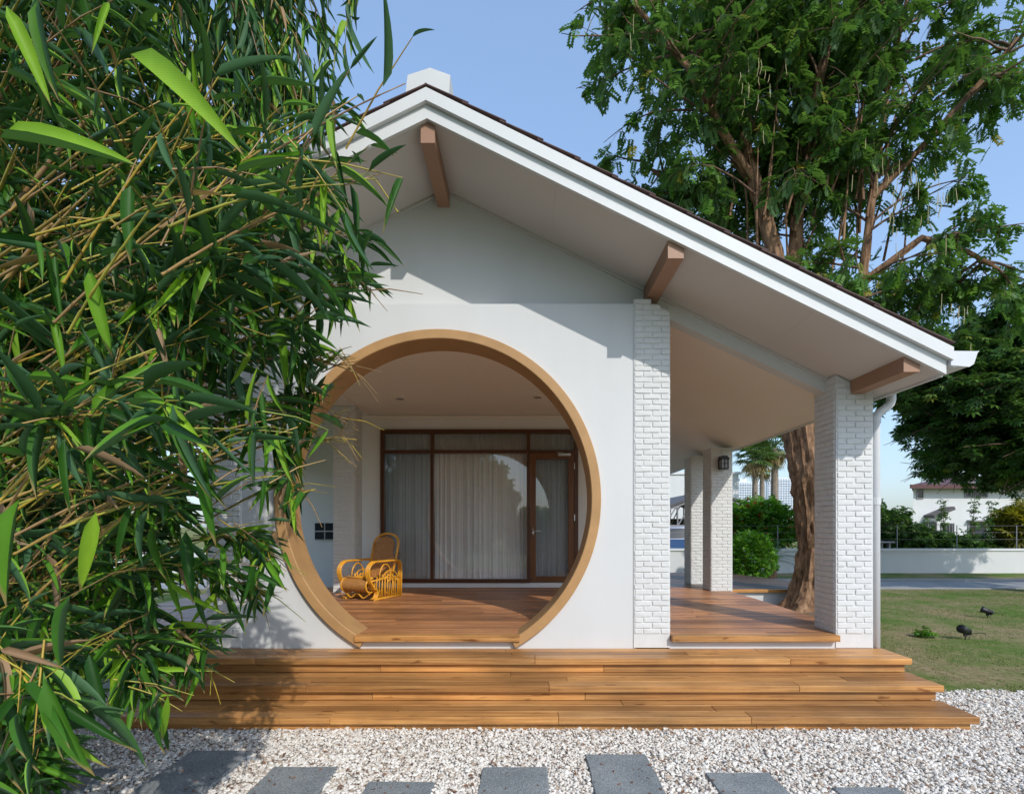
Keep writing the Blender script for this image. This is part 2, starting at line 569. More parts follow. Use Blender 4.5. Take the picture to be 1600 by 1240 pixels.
def scatter(tv, tf, P, R, S, tint, extra=None):
    """copies of template tv/tf at P with rotation R and scale S (n,) or (n,3)"""
    n, m = len(P), len(tv)
    S = np.asarray(S)
    if S.ndim == 1:
        S = S[:, None]
    tvs = tv[None, :, :] * S[:, None, :]
    V = np.einsum('nij,nmj->nmi', R, tvs) + P[:, None, :]
    F = (tf[None, :, :] + (np.arange(n) * m)[:, None, None]).reshape(-1, tf.shape[1])
    at = {'tint': np.repeat(tint, m)}
    if extra is not None:
        at['across'] = np.tile(extra, n)
    return V.reshape(-1, 3), F, at


def unproj(x, y, Y):
    """a point of the place at distance Y seen in the direction of photo pixel (x, y)"""
    return Vector(((x - 817) / 800 * Y, Y, HC + (823 - y) / 800 * Y))


# ------------------------------------------------------------------ the ground
def sheet(name, x0, x1, y0, y1, z, mat, nx=1, ny=1, wob=0.0, kind='structure'):
    vs, fs = [], []
    for j in range(ny + 1):
        for i in range(nx + 1):
            x, y = x0 + (x1 - x0) * i / nx, y0 + (y1 - y0) * j / ny
            if wob and j == ny:
                y += wob * mnoise.noise(Vector((x * 1.9, 3.1, 0))) + wob * .5 * mnoise.noise(Vector((x * 7, 1.1, 0)))
            vs.append((x, y, z))
    for j in range(ny):
        for i in range(nx):
            a = j * (nx + 1) + i
            fs.append((a, a + 1, a + nx + 2, a + nx + 1))
    b = MB(); b.add(vs, fs)
    return b.build(name, mat, kind=kind)


sheet('lawn', -2500, 2500, -2500, 2500, 0.0, M['lawn'])
sheet('gravel_bed', -9, 9, 0.4, 4.44, 0.004, M['gravel'], 160, 1, 0.12)
sheet('path', -30, 60, 12.0, 13.55, 0.004, M['road'])
k = MB(); k.box(-30, 60, 13.55, 13.72, -0.02, 0.06); k.box(-30, 60, 11.88, 12.0, -0.02, 0.02)
k.build('kerb', M['concrete'], kind='structure')

# ------------------------------------------------------------------ the house
XC = -0.728            # ridge line
SL = 0.492             # roof slope
ZA = 4.535              # soffit at the ridge
YW = 4.571             # wall face
DECK = 0.486
def zs(x): return ZA - SL * abs(x - XC)

house = thing('house', 'white gabled pavilion house with a round moon gate opening and brown roof', 'house', (XC, YW, 0))
H = house

# front wall with the round opening
EC, EZ, EA, EB = -0.754, 1.69, 1.446, 1.50
def front_wall(y0, y1, x0, x1, ztop, zfloor, a, b):
    xs = [x0]
    n = 120
    for i in range(n + 1):
        xs.append(EC - a * math.cos(math.pi * i / n))
    xs.append(x1)
    mb = MB()
    def up(x):
        u = max(0.0, 1 - ((x - EC) / a) ** 2); return EZ + b * math.sqrt(u)
    def lo(x):
        u = max(0.0, 1 - ((x - EC) / a) ** 2); return max(zfloor, EZ - b * math.sqrt(u))
    inside = lambda x: abs(x - EC) < a + 1e-9
    for i in range(len(xs) - 1):
        p, q = xs[i], xs[i + 1]
        if q - p < 1e-7: continue
        for yy in (y0, y1):
            if i == 0 or i == len(xs) - 2:
                mb.add([(p, yy, 0), (q, yy, 0), (q, yy, ztop), (p, yy, ztop)], [(0, 1, 2, 3)])
            else:
                mb.add([(p, yy, 0), (q, yy, 0), (q, yy, lo(q)), (p, yy, lo(p))], [(0, 1, 2, 3)])
                mb.add([(p, yy, up(p)), (q, yy, up(q)), (q, yy, ztop), (p, yy, ztop)], [(0, 1, 2, 3)])
        if 0 < i < len(xs) - 2:
            mb.add([(p, y0, lo(p)), (q, y0, lo(q)), (q, y1, lo(q)), (p, y1, lo(p))], [(0, 1, 2, 3)])
            mb.add([(p, y0, up(p)), (q, y0, up(q)), (q, y1, up(q)), (p, y1, up(p))], [(0, 3, 2, 1)])
    mb.add([(x0, y0, ztop), (x1, y0, ztop), (x1, y1, ztop), (x0, y1, ztop)], [(0, 1, 2, 3)])
    return mb
fw = front_wall(YW, 4.83, -2.520, 1.006, 3.43, 0.425, EA - 0.05, EB - 0.05)
wall_me = bpy.data.meshes.new('front_wall')
wall_me.from_pydata(fw.v, [], fw.f); wall_me.materials.append(M['wall']); wall_me.update()
link('wall', wall_me, H)

# ochre ring: annular section swept along the arc
def ring(y0, y1, ai, bi, ao, bo, zcut):
    mb = MB()
    t0 = math.asin((zcut - EZ) / bo)
    n = 120
    sec = []
    for i in range(n + 1):
        t = t0 + (math.pi - 2 * t0) * i / n
        c, s = math.cos(t), math.sin(t)
        sec.append([(EC + ao * c, y0 + .006, EZ + bo * s), (EC + (ao - .006) * c, y0, EZ + (bo - .006) * s), (EC + (ai + .006) * c, y0, EZ + (bi + .006) * s),
                    (EC + ai * c, y0 + .006, EZ + bi * s), (EC + ai * c, y1, EZ + bi * s), (EC + ao * c, y1, EZ + bo * s)])
    m = 6
    vs = [p for s_ in sec for p in s_]
    fs = []
    for i in range(n):
        for k in range(m):
            a, b = i * m + k, i * m + (k + 1) % m
            fs.append((a, b, b + m, a + m))
    fs.append(tuple(range(m))); fs.append(tuple(n * m + k for k in range(m - 1, -1, -1)))
    return mb.add(vs, fs)
ring(YW - 0.05, 4.85, EA - 0.085, EB - 0.085, EA, EB, 0.372).build('moon_gate_frame', M['ring'], H)

# upper gable wall, set back
g = MB()
gy0, gy1 = 4.71, 4.828
g.prism([(XC - 3.64, zs(XC - 3.64) - .16), (XC - 2.10, zs(XC - 2.10) - .16), (XC - 2.10, 3.30), (XC + 2.10, 3.30), (XC + 2.10, zs(XC + 2.10) - .16), (XC + 3.64, zs(XC + 3.64) - .16),
         (XC + 3.64, zs(XC + 3.64) - .001), (XC, ZA - .001), (XC - 3.64, zs(XC - 3.64) - .001)], 'Y', gy0, gy1)
gm = bpy.data.meshes.new('gable_wall')
# split concave polygon into simple pieces
g2 = MB()
g2.prism([(XC - 2.06, 3.30), (XC + 2.06, 3.30), (XC + 2.06, zs(XC + 2.06)), (XC, ZA), (XC - 2.06, zs(XC - 2.06))], 'Y', gy0, gy1)
g2.build('gable_wall', M['wall'], H)
for sgn in (1, -1):
    a, b = 2.062, 3.64
    mbb = MB()
    pa = [(XC + sgn * a, ZA - SL * a - .16), (XC + sgn * b, ZA - SL * b - .13), (XC + sgn * b, ZA - SL * b), (XC + sgn * a, ZA - SL * a)]
    mbb.prism(pa, 'Y', gy0, gy1)
    mbb.build('gable_beam', M['wall'], H)
# thin moulding where soffit meets wall
mo = MB()
for sgn in (1, -1):
    pa = [(XC + sgn * .09, ZA - SL * .09 - .028), (XC + sgn * 3.60, ZA - SL * 3.60 - .028), (XC + sgn * 3.60, ZA - SL * 3.60 - .001), (XC + sgn * .09, ZA - SL * .09 - .001)]
    mo.prism(pa, 'Y', gy0 - .022, gy0 - .001)
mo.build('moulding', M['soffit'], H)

# soffits / sloping porch ceilings, roof slab
YR0, YR1 = 3.88, 12.6
XE = 3.938
for sgn in (1, -1):
    s = MB()
    for i in range(4):
        u0, u1 = XE * i / 4 + (.0 if i == 0 else .0012), XE * (i + 1) / 4
        s = MB()
        s.prism([(XC + sgn * u0, ZA - SL * u0), (XC + sgn * u1, ZA - SL * u1), (XC + sgn * u1, ZA - SL * u1 + .03), (XC + sgn * u0, ZA - SL * u0 + .03)], 'Y', YR0 + .035, 4.77)
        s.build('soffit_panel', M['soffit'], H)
    s = MB()
    s.prism([(XC, ZA), (XC + sgn * XE, ZA - SL * XE), (XC + sgn * XE, ZA - SL * XE + .03), (XC, ZA + .03)], 'Y', 4.772, YR1)
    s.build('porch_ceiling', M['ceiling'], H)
roof = MB()
roof.prism([(XC - XE - .03, ZA - SL * (XE + .03) + .19), (XC, ZA + .19), (XC + XE + .03, ZA - SL * (XE + .03) + .19), (XC + XE + .03, ZA - SL * (XE + .03) + .222), (XC, ZA + .222), (XC - XE - .03, ZA - SL * (XE + .03) + .222)], 'Y', YR0 + .02, YR1)
roof_o = roof.build('roof', M['tile'], H)
# rake tiles, one part each, laid in courses that overlap down the slope
cs = 1 / math.sqrt(1 + SL * SL)
def tile_mesh():
    b = MB(); b.cbox(-.17, .19, 0, .33, 0, .012, .003); return b.mesh('roof_tile', M['tile'])
TM = tile_mesh()
for sgn in (1, -1):
    ang = math.atan(SL) * sgn
    for col in range(3):
        for i in range(14):
            u = .16 + i * .313
            if u * cs > XE + .08: continue
            x = XC + sgn * u * cs
            z = ZA - SL * u * cs + .224 + .004 * RNG.random()
            t = link('roof_tile', TM, roof_o)
            lift = math.radians(2.3) * sgn
            tw = Matrix.Rotation((math.pi if sgn < 0 else 0), 4, 'Z')
            t.matrix_basis = Matrix.Translation((x, YR0 - .045 + col * .30 + .003 * RNG.random() + (.33 if sgn < 0 else 0), z)) @ Matrix.Rotation(ang - lift, 4, 'Y') @ tw
# ridge cap with the white pentagon end block
rc = MB()
rc.prism([(XC - .165, ZA + .20), (XC + .165, ZA + .20), (XC + .175, ZA + .345), (XC + .02, ZA + .40), (XC - .15, ZA + .345)], 'Y', YR0 + .02, YR1 - .3)
rc.build('ridge_cap', M['wall'], roof_o, label='white plastered ridge end block at the gable peak')

# fascia boards: lower board and a proud upper board per slope
for sgn in (1, -1):
    for (zl, zh, yy, ex, nm) in ((0.0, .105, YR0, XE, 'fascia_board'), (.108, .205, YR0 - .038, XE + .025, 'barge_board')):
        b = MB()
        b.prism([(XC, ZA + zl), (XC + sgn * ex, ZA - SL * ex + zl), (XC + sgn * ex, ZA - SL * ex + zh), (XC, ZA + zh)], 'Y', yy, YR0 + .032 - (0.001 if zl else 0))
        b.build(nm, M['fascia'], H)
    # eave fascia along the side
    b = MB()
    x0 = XC + sgn * (XE - .022); x1 = XC + sgn * (XE + .0)
    b.box(min(x0, x1), max(x0, x1), YR0 + .036, YR1, ZA - SL * XE - .01, ZA - SL * XE + .185)
    b.build('eave_board', M['fascia'], H)

# gutter (both eaves) and right downpipe
for sgn in (1, -1):
    gx = XC + sgn * (XE + .012)
    zt = 2.765
    prof = [(0, 0), (.012, -.012), (.012, -.092), (.03, -.105), (.135, -.105), (.165, -.085), (.195, -.005), (.215, .004), (.218, -.004), (.203, -.012), (.172, -.097), (.14, -.117), (.022, -.117), (0, -.1)]
    b = MB()
    b.prism([(gx + sgn * p[0], zt + p[1]) for p in prof], 'Y', YR0 - .02, YR1)
    go = b.build('gutter', M['pipe'], H)
    e = MB()
    e.prism([(gx + sgn * p[0], zt + p[1]) for p in [(.001, 0), (.001, -.108), (.14, -.120), (.174, -.098), (.206, -.002)]], 'Y', YR0 - .026, YR0 - .0205)
    e.build('end_cap', M['pipe'], go)
dp = MB()
px, py = 3.168, 4.60
pts = [(3.31, 4.60, 2.66), (3.31, 4.60, 2.585), (3.298, 4.60, 2.545), (3.268, 4.60, 2.515), (3.215, 4.60, 2.475), (3.182, 4.60, 2.445), (px, 4.60, 2.40), (px, py, 0.0)]
dp.tube(pts, .037, 14)
dpo = dp.build('downpipe', M['pipe'], H, True)
for z in (2.40, 1.67):
    b = MB(); b.tube([(px, py, z - .03), (px, py, z + .03)], .042, 14); b.box(3.112, 3.135, 4.585, 4.615, z - .012, z + .012)
    b.build('pipe_clip', M['pipe'], dpo)

# beams under the front overhang
def beam(xa, xb, zb, y0, y1, peak=False):
    b = MB()
    if peak:
        b.prism([(xa, zb), (xb, zb), (xb, zs(xb) - .002), (XC, ZA - .002), (xa, zs(xa) - .002)], 'Y', y0, y1)
    else:
        b.prism([(xa, zb), (xb, zb), (xb, zs(xb) - .002), (xa, zs(xa) - .002)], 'Y', y0, y1)
    b.build('beam', M['beam'], H)
beam(XC - .054, XC + .054, 4.377, 3.918, 4.709, True)
for sgn in (1, -1):
    f = lambda d: XC + sgn * d
    a, b = sorted((f(1.838), f(1.960))); beam(a, b, 3.495, 3.918, 4.709)
    a, b = sorted((f(3.642), f(3.766))); beam(a, b, 2.627, 3.918, YW - .014)

# ---- brick pillars -------------------------------------------------
def brick_variant(L, seed):
    r = random.Random(seed)
    b = MB(); b.cbox(-L / 2 + .0015, L / 2 - .0015, -.012, .012, -.0215, .0215, .004)
    j = lambda a: (r.random() - .5) * a
    b.v = [(x + j(.005), y + j(.003), z + j(.0045)) for (x, y, z) in b.v]
    return b.mesh('brick', M['brick'], False)
BR = {L: [brick_variant(L, int(L * 1000) + s_) for s_ in range(6)] for L in (.148, .072)}
PITCH = .0497
def pillar(x0, y0, w, d, ztop_fn, z0=DECK, faces='FS', sgn=1, side=-1, label=None):
    """white painted brick pillar: core with proud bricks on the front and on one side"""
    y1 = y0 + d; x1 = x0 + w
    core = MB()
    cz0, cz1 = ztop_fn(x0), ztop_fn(x1)
    i_ = -.0025
    core.prism([(x0 + i_, z0 - .12), (x1 - i_, z0 - .12), (x1 - i_, cz1), (x0 + i_, cz0)], 'Y', y0 + i_, y1 - i_)
    p = core.build('pillar', M['mortar'], H, label=label)
    rows = int((max(cz0, cz1) - z0) / PITCH)
    def put(x, y, z, L, rotz):
        t = link('brick', RNG.choice(BR[L]), p)
        t.matrix_basis = Matrix.Translation((x + RNG.uniform(-.0012, .0012), y + RNG.uniform(-.0015, .0015), z)) @ Matrix.Rotation(rotz + RNG.uniform(-.008, .008), 4, 'Z')
    for r_ in range(rows):
        z = z0 + .027 + r_ * PITCH
        if 'F' in faces:
            # front: alternating half / full / half and full / full courses
            if r_ % 2: lay = [(.0785, .148), (.2355, .148)]
            else: lay = [(.040, .072), (.157, .148), (.275, .072)]
            for off, L in lay:
                xx = x0 + off * w / .315
                if z + .02 < ztop_fn(xx): put(xx, y0 + .002, z, L, 0)
        if 'S' in faces:
            n2 = [(.04, .072), (.1575, .148), (.275, .072)] if r_ % 2 else [(.0785, .148), (.2355, .148)]
            xs_ = x0 + .002 if side < 0 else x1 - .002
            for off, L in n2:
                if z + .02 < ztop_fn(xs_): put(xs_, y0 + .012 + off * (d - .02) / .315, z, L, math.pi / 2)
    return p
pillar(0.99, YW - .006, .318, .33, lambda x: min(3.468, zs(x) - .17), side=1, label='white brick pillar at the right edge of the moon gate wall')
pillar(2.792, YW - .006, .325, .33, lambda x: min(zs(x) - .012, 9), side=-1, label='white brick corner pillar at the front right beside the downpipe')
pillar(2.80, 7.62, .315, .34, lambda x: 2.62, side=-1)
pillar(2.80, 8.54, .315, .32, lambda x: 2.62, side=-1)
pillar(-2.815, YW - .006, .30, .33, lambda x: min(3.468, zs(x) - .17), faces='F', label='white brick pillar behind the bamboo left of the moon gate')
pillar(-4.595, YW - .006, .318, .33, lambda x: min(zs(x) - .012, 9), faces='F')
pillar(-2.76, 7.46, .305, .34, lambda x: 3.20, side=1, label='shaded white brick pillar behind the rattan chair')

# inner ceiling, colonnade beams, back wall
c = MB(); c.box(-2.77, 1.31, 4.829, 8.2, 3.22, 3.26); c.build('ceiling', M['ceiling'], H)
for x in (-2.775, 0.99):
    b = MB(); b.box(x, x + .32, 4.905, 8.2, 3.205, 3.60); b.build('colonnade_beam', M['inner_wall'], H)
for (x, y) in ((unproj(625, 622, 7.08).x, 7.08), (unproj(840, 619, 7.0).x, 7.0)):
    b = MB(); b.tube([(x, y, 3.2195), (x, y, 3.208)], .075, 20); d_ = b.build('downlight', M['ceiling'], H)
    b = MB(); b.tube([(x, y, 3.2075), (x, y, 3.206)], .055, 20); b.build('lens', M['steel'], d_)
YB = 8.12
FX0, FX1, FZ0, FZ1 = -2.254, 0.875, 0.557, 2.983
b = MB()
b.box(-2.8, FX0, YB + .02, YB + .2, 0, 3.5); b.box(FX1, 1.31, YB + .02, YB + .2, 0, 3.5)
b.box(FX0, FX1, YB + .02, YB + .2, FZ1, 3.5); b.box(FX0, FX1, YB - .01, YB + .2, 0, FZ0)
b.build('back_wall', M['inner_wall'], H)
b = MB(); b.box(-2.8, FX0, YB - .0, YB + .019, 3.17, 3.205); b.box(FX0, 1.3, YB, YB + .019, 3.17, 3.205); b.build('cornice', M['ceiling'], H)
# room shell behind the glass
b = MB(); b.box(-2.8, 1.31, 11.8, 12.0, 0, 4); b.box(-2.8, -2.6, YB + .2, 11.8, 0, 3.5); b.box(1.11, 1.31, YB + .2, 11.8, 0, 3.5); b.box(-2.6, 1.11, YB + .2, 11.8, 3.2, 3.4)
b.build('room_wall', M['inner_wall'], H)
b = MB(); b.box(-2.6, 1.11, YB + .2, 11.8, .4, .5); b.build('room_floor', M['terrace'], H)

# window wall
fx = lambda x: (x - 817) / 98.5
FY0, FY1 = YB - .03, YB + .06
xm1, xm2 = fx(675.5), fx(825.5)
zt = HC + (823 - 705.5) / 98.5
b = MB()
b.box(FX0, FX0 + .06, FY0, FY1, FZ0, FZ1); b.box(FX1 - .06, FX1, FY0, FY1, FZ0, FZ1)
b.box(FX0 + .06, FX1 - .06, FY0, FY1, FZ1 - .06, FZ1); b.box(FX0 + .06, xm2 - .025, FY0, FY1, FZ0, FZ0 + .06)
b.box(xm1 - .025, xm1 + .025, FY0, FY1, FZ0 + .06, FZ1 - .06); b.box(xm2 - .025, xm2 + .025, FY0, FY1, FZ0, FZ1 - .06)
for (a, c_) in ((FX0 + .06, xm1 - .025), (xm1 + .025, xm2 - .025), (xm2 + .025, FX1 - .06)):
    b.box(a, c_, FY0 + .002, FY1, zt - .025, zt + .025)
wf = b.build('window_frame', M['frame'], H)
gy = YB + .012
for (a, c_) in ((FX0 + .06, xm1 - .025), (xm1 + .025, xm2 - .025)):
    for (z0, z1) in ((FZ0 + .06, zt - .025), (zt + .025, FZ1 - .06)):
        MB().add([(a, gy, z0), (c_, gy, z0), (c_, gy, z1), (a, gy, z1)], [(0, 1, 2, 3)]).build('pane', M['glass'], wf)
a, c_ = xm2 + .025, FX1 - .06
MB().add([(a, gy, zt + .025), (c_, gy, zt + .025), (c_, gy, FZ1 - .06), (a, gy, FZ1 - .06)], [(0, 1, 2, 3)]).build('pane', M['glass'], wf)
# door leaf
dz1 = zt - .027; dz0 = FZ0 + .012
b = MB()
dy0, dy1 = YB - .022, YB + .035
b.box(a + .004, a + .094, dy0, dy1, dz0, dz1); b.box(c_ - .094, c_ - .004, dy0, dy1, dz0, dz1)
b.box(a + .094, c_ - .094, dy0, dy1, dz1 - .09, dz1); b.box(a + .094, c_ - .094, dy0, dy1, dz0, dz0 + .09)
door = b.build('door', M['door'], H)
MB().add([(a + .094, gy, dz0 + .09), (c_ - .094, gy, dz0 + .09), (c_ - .094, gy, dz1 - .09), (a + .094, gy, dz1 - .09)], [(0, 1, 2, 3)]).build('pane', M['glass'], door)
hz = HC - 6 / 98.5
b = MB(); b.box(a + .03, a + .065, dy0 - .012, dy0 - .001, hz - .11, hz + .06)
b.tube([(a + .048, dy0 - .012, hz), (a + .048, dy0 - .055, hz), (a + .07, dy0 - .058, hz), (a + .175, dy0 - .058, hz - .004)], .009, 8)
b.build('handle', M['chrome'], door, True)
b = MB(); b.cbox(c_ - .26, c_ - .06, dy0 - .045, dy0 - .001, dz1 - .05, dz1 - .004); b.bar((c_ - .16, dy0 - .03, dz1 + .0), (c_ - .28, dy0 - .02, dz1 + .012), .016, .008)
b.build('door_closer', M['chrome'], door)
for z in (dz0 + .2, (dz0 + dz1) / 2, dz1 - .2):
    b = MB(); b.tube([(c_ - .001, dy0 - .008, z - .05), (c_ - .001, dy0 - .008, z + .05)], .011, 8); b.build('hinge', M['chrome'], door)

# pale shadow wall at the far left of the left porch with a black vent window
b = MB(); b.box(-4.75, -2.801, 9.83, 10.0, 0, 3.9); b.build('porch_end_wall', M['inner_wall'], H)
wx = lambda x: (x - 817) * 9.81 / 800
wz = lambda y: HC + (823 - y) * 9.81 / 800
vx0, vx1, vz0, vz1 = wx(492), wx(540), wz(843), wz(816)
b = MB(); b.box(vx0, vx1, 9.79, 9.829, vz0, vz1); vent = b.build('vent_window', M['wall'], H)
nw = 3
for i in range(nw):
    for j in range(2):
        ww = (vx1 - vx0) / nw; hh = (vz1 - vz0) / 2
        b = MB(); b.box(vx0 + i * ww + .012, vx0 + (i + 1) * ww - .012, 9.781, 9.789, vz0 + j * hh + .012, vz0 + (j + 1) * hh - .012); b.build('vent_pane', M['winglass'], vent)
# plinth under the porches
b = MB(); b.box(1.31, 3.126, YW, YW + .2, 0, .428); b.build('plinth', M['wall'], H)
b = MB(); b.box(-4.6, -2.516, YW, YW + .2, 0, .428); b.build('plinth', M['wall'], H)
b = MB(); b.box(2.95, 3.05, YW + .2, 8.9, 0, .428); b.build('plinth', M['concrete'], H)
b = MB(); b.box(-4.55, -4.45, YW + .2, 9.8, 0, .428); b.build('plinth', M['concrete'], H)

# ---- deck ------------------------------------------------------------
b = MB(); b.box(-4.5, 3.0, YW + .21, 8.1, .30, .44); deck = b.build('deck', M['terrace'], H)
BW = .1
def board_mesh(L, w, h):
    b = MB(); b.cbox(0, L, 0, w - .004, 0, h, .003); return b.mesh('board', M['deck'])
cache = {}
def board(par, x, L, y, z, w, h, mat='deck', dz=0):
    key = (round(L, 2), w, h, mat)
    if key not in cache:
        b = MB(); b.cbox(0, round(L, 2) - .002, 0, w - .004, 0, h, .003); cache[key] = b.mesh('board', M[mat])
    t = link('board', cache[key], par)
    t.matrix_basis = Matrix.Translation((x, y, z - h + dz))
    return t
def row(par, xa, xb, y, z, w, h, mat, lo=1.2, hi=2.2):
    x = xa
    first = True
    while x < xb - .01:
        L = RNG.uniform(lo, hi) * (RNG.uniform(.3, 1) if first else 1)
        first = False
        if xb - x - L < .4: L = xb - x
        L = round(L * 20) / 20 if xb - x - L > .01 else xb - x
        board(par, x, L, y, z, w, h, mat, RNG.uniform(-.0012, .0012))
        x += L
ch = .70
for i in range(4):
    y = 4.50 + i * BW
    zz = DECK
    hgt = .055 if i == 0 else .03
    if i == 0:
        board(deck, EC - ch - .03, 2 * ch + .06, y, zz, BW, hgt, 'step'); board(deck, 1.315, 1.475, y, zz, BW, hgt, 'step'); board(deck, -4.27, 1.45, y, zz, BW, hgt, 'step')
    else:
        row(deck, EC - ch - .04, EC + ch + .04, y, zz, BW, hgt, 'deck'); row(deck, 1.31, 2.80, y, zz, BW, hgt, 'deck', 1.4, 1.5); row(deck, -4.27, -2.82, y, zz, BW, hgt, 'deck', 1.4, 1.5)
for i in range(4, 36):
    y = 4.50 + i * BW
    row(deck, -4.55, 3.10, y, DECK, BW, .03, 'deck', 1.5, 2.6)
# far terrace beyond the side porch: grey boards with an orange nosing
terrace = thing('raised_terrace', 'grey boarded side terrace with orange edge board by the brown tree', 'terrace', (4, 10, 0))
TZ = .375
b = MB(); b.prism([(1.9, 8.8), (4.7, 8.8), (5.2, 9.6), (5.15, 10.3), (4.6, 11.9), (1.9, 11.9)], 'Z', -.01, TZ - .035); b.build('base_wall', M['wall'], terrace)
st = MB()
for i in range(32):
    y = 8.78 + i * .1
    xe = 4.75 + (.5 * min(1, (y - 8.78) / .8)) - max(0, (y - 10.2) * .35)
    st.box(1.9, xe, y, y + .092, TZ - .034, TZ + .002 * (i % 3))
st.build('plank_surface', M['terrace'], terrace, kind='stuff')
b = MB(); b.box(3.13, 4.75, 8.73, 8.778, TZ - .05, TZ + .002); b.build('edge_board', M['step'], terrace)
b = MB(); b.box(-.0, 3.1, 8.13, 8.6, 0.3, DECK); b.build('threshold', M['terrace'], terrace)

# ---- entrance steps --------------------------------------------------
steps = thing('wooden_steps', 'three wide orange brown timber steps in front of the white wall', 'steps', (0, 4.0, 0))
SX0, SX1 = -2.85, 3.2
for (zt_, yf, yb) in ((.36, 4.204, 4.57), (.236, 3.884, 4.26), (.111, 3.58, 3.94)):
    prev = {.36: .236, .236: .111, .111: 0.0}[zt_]
    b = MB(); b.box(SX0 + .05, SX1 - .05, yf + .063, yb, 0 if zt_ == .111 else prev - .04, zt_ - .052)
    sp = b.build('step', M['frame'], steps)
    rw = (yb - yf - .002) / 3
    for i in range(3):
        y = yf + i * rw
        row(sp, SX0, SX1, y, zt_, rw, .05 if i == 0 else .03, 'step', 1.3, 2.6)
    # riser boards
    x = SX0 + .03
    while x < SX1 - .04:
        L = RNG.uniform(1.6, 2.6)
        if SX1 - .03 - x - L < .5: L = SX1 - .03 - x
        hh = zt_ - .052 - prev - .004
        b = MB(); b.cbox(x, x + L - .003, yf + .042, yf + .062, prev + .004, prev + .004 + hh, .002)
        b.build('riser_board', M['step'], sp)
        x += L

# ---- curtains (hang behind the panes, things of their own) ----------
def curtain(x0, x1, label, seed):
    r = random.Random(seed)
    n = int((x1 - x0) / .012)
    vs, fs = [], []
    ph = r.random() * 6
    zr = [FZ1 + .02, 2.2, 1.4, FZ0 + .02]
    for i in range(n + 1):
        x = x0 + (x1 - x0) * i / n
        w = (math.sin(x * 62 + ph + 2.6 * math.sin(x * 9 + ph)) * .6 + .4 * math.sin(x * 131 + 2.2 * math.sin(x * 5.3))) * (.55 + .9 * abs(mnoise.noise(Vector((x * 3, ph, 0)))) * 2)
        for j, z in enumerate(zr):
            k = 1 - .25 * j / 3
            vs.append((x + .008 * math.sin(x * 23 + j), YB + .17 + .032 * w * k + .01 * math.sin(j + x * 5), z))
    for i in range(n):
        for j in range(3):
            a_ = i * 4 + j
            fs.append((a_, a_ + 4, a_ + 5, a_ + 1))
    o = MB().add(vs, fs).build('curtain', M['curtain'], None, True)
    tag(o, label, 'curtain', 'sheer curtains behind the glass')
curtain(FX0 + .03, xm1 - .0, 'pale sheer curtain behind the narrow left window bay', 1)
curtain(xm1 + .01, xm2 - .01, 'pale sheer curtain behind the wide middle window bay', 2)
curtain(xm2 + .0, FX1 - .03, 'pale sheer curtain behind the glazed brown door', 3)

# ---- wall lantern ----------------------------------------------------
lx, ly, lz = 2.95, 7.53, 2.345
K = .72
lan = thing('wall_lantern', 'small black wall lantern high on the porch pillar', 'lantern', (lx, ly, lz))
b = MB(); b.box(lx - .05 * K, lx + .05 * K, 7.595, 7.606, lz - .02 * K, lz + .2 * K); b.bar((lx, 7.60, lz + .15 * K), (lx, ly, lz + .19 * K), .025, .025); b.build('bracket', M['black_metal'], lan)
b = MB(); w_ = .07 * K
for sx in (-1, 1):
    for sy in (-1, 1):
        b.box(lx + sx * w_ - .006, lx + sx * w_ + .006, ly + sy * w_ - .006, ly + sy * w_ + .006, lz - .06 * K, lz + .12 * K)
b.box(lx - .08 * K, lx + .08 * K, ly - .08 * K, ly + .08 * K, lz - .08 * K, lz - .06 * K); b.box(lx - .006 * K, lx + .006 * K, ly - .078 * K, ly - .066 * K, lz - .06 * K, lz + .12 * K)
b.box(lx - w_, lx + w_, ly - .078 * K, ly - .066 * K, lz + .024 * K, lz + .036 * K)
b.build('cage', M['black_metal'], lan)
b = MB(); b.prism([(lx - .10 * K, lz + .12 * K), (lx + .10 * K, lz + .12 * K), (lx + .045 * K, lz + .19 * K), (lx - .045 * K, lz + .19 * K)], 'Y', ly - .09 * K, ly + .08 * K); b.build('cap', M['black_metal'], lan)
b = MB(); b.box(lx - .062 * K, lx + .062 * K, ly - .062 * K, ly + .062 * K, lz - .058 * K, lz + .118 * K); b.build('glass_box', M['frosted'], lan)

# ---- rattan lounge chair ---------------------------------------------
chair = thing('rattan_chair', 'honey coloured rattan lounge chair with woven back inside the moon gate', 'chair', (0, 0, 0))
CW, CD = .25, .30      # half width, half depth; local x = chair's left->right, local -y = front
def arc(cx, cz, rx, rz, a0, a1, n=12):
    return [(cx + rx * math.cos(math.radians(a0 + (a1 - a0) * i / n)), cz + rz * math.sin(math.radians(a0 + (a1 - a0) * i / n))) for i in range(n + 1)]
def side_loop(x, yo=0):
    p = [(x, .33, .0), (x, .34, .30), (x, .335, .40)]
    p += [(x, q[0], q[1]) for q in arc(.24, .40, .10, .09, 10, 90, 6)]
    p += [(x, q[0], q[1]) for q in arc(-.19, .36, .15, .13, 90, 200, 12)]
    p += [(x, -.30, .24), (x, -.24, .17), (x, -.23, .14)]
    p += [(x, q[0], q[1]) for q in arc(-.25, .085, .085, .075, 60, -100, 8)][::1]
    p += [(x, -.10, .01), (x, .33, .01)]
    return p
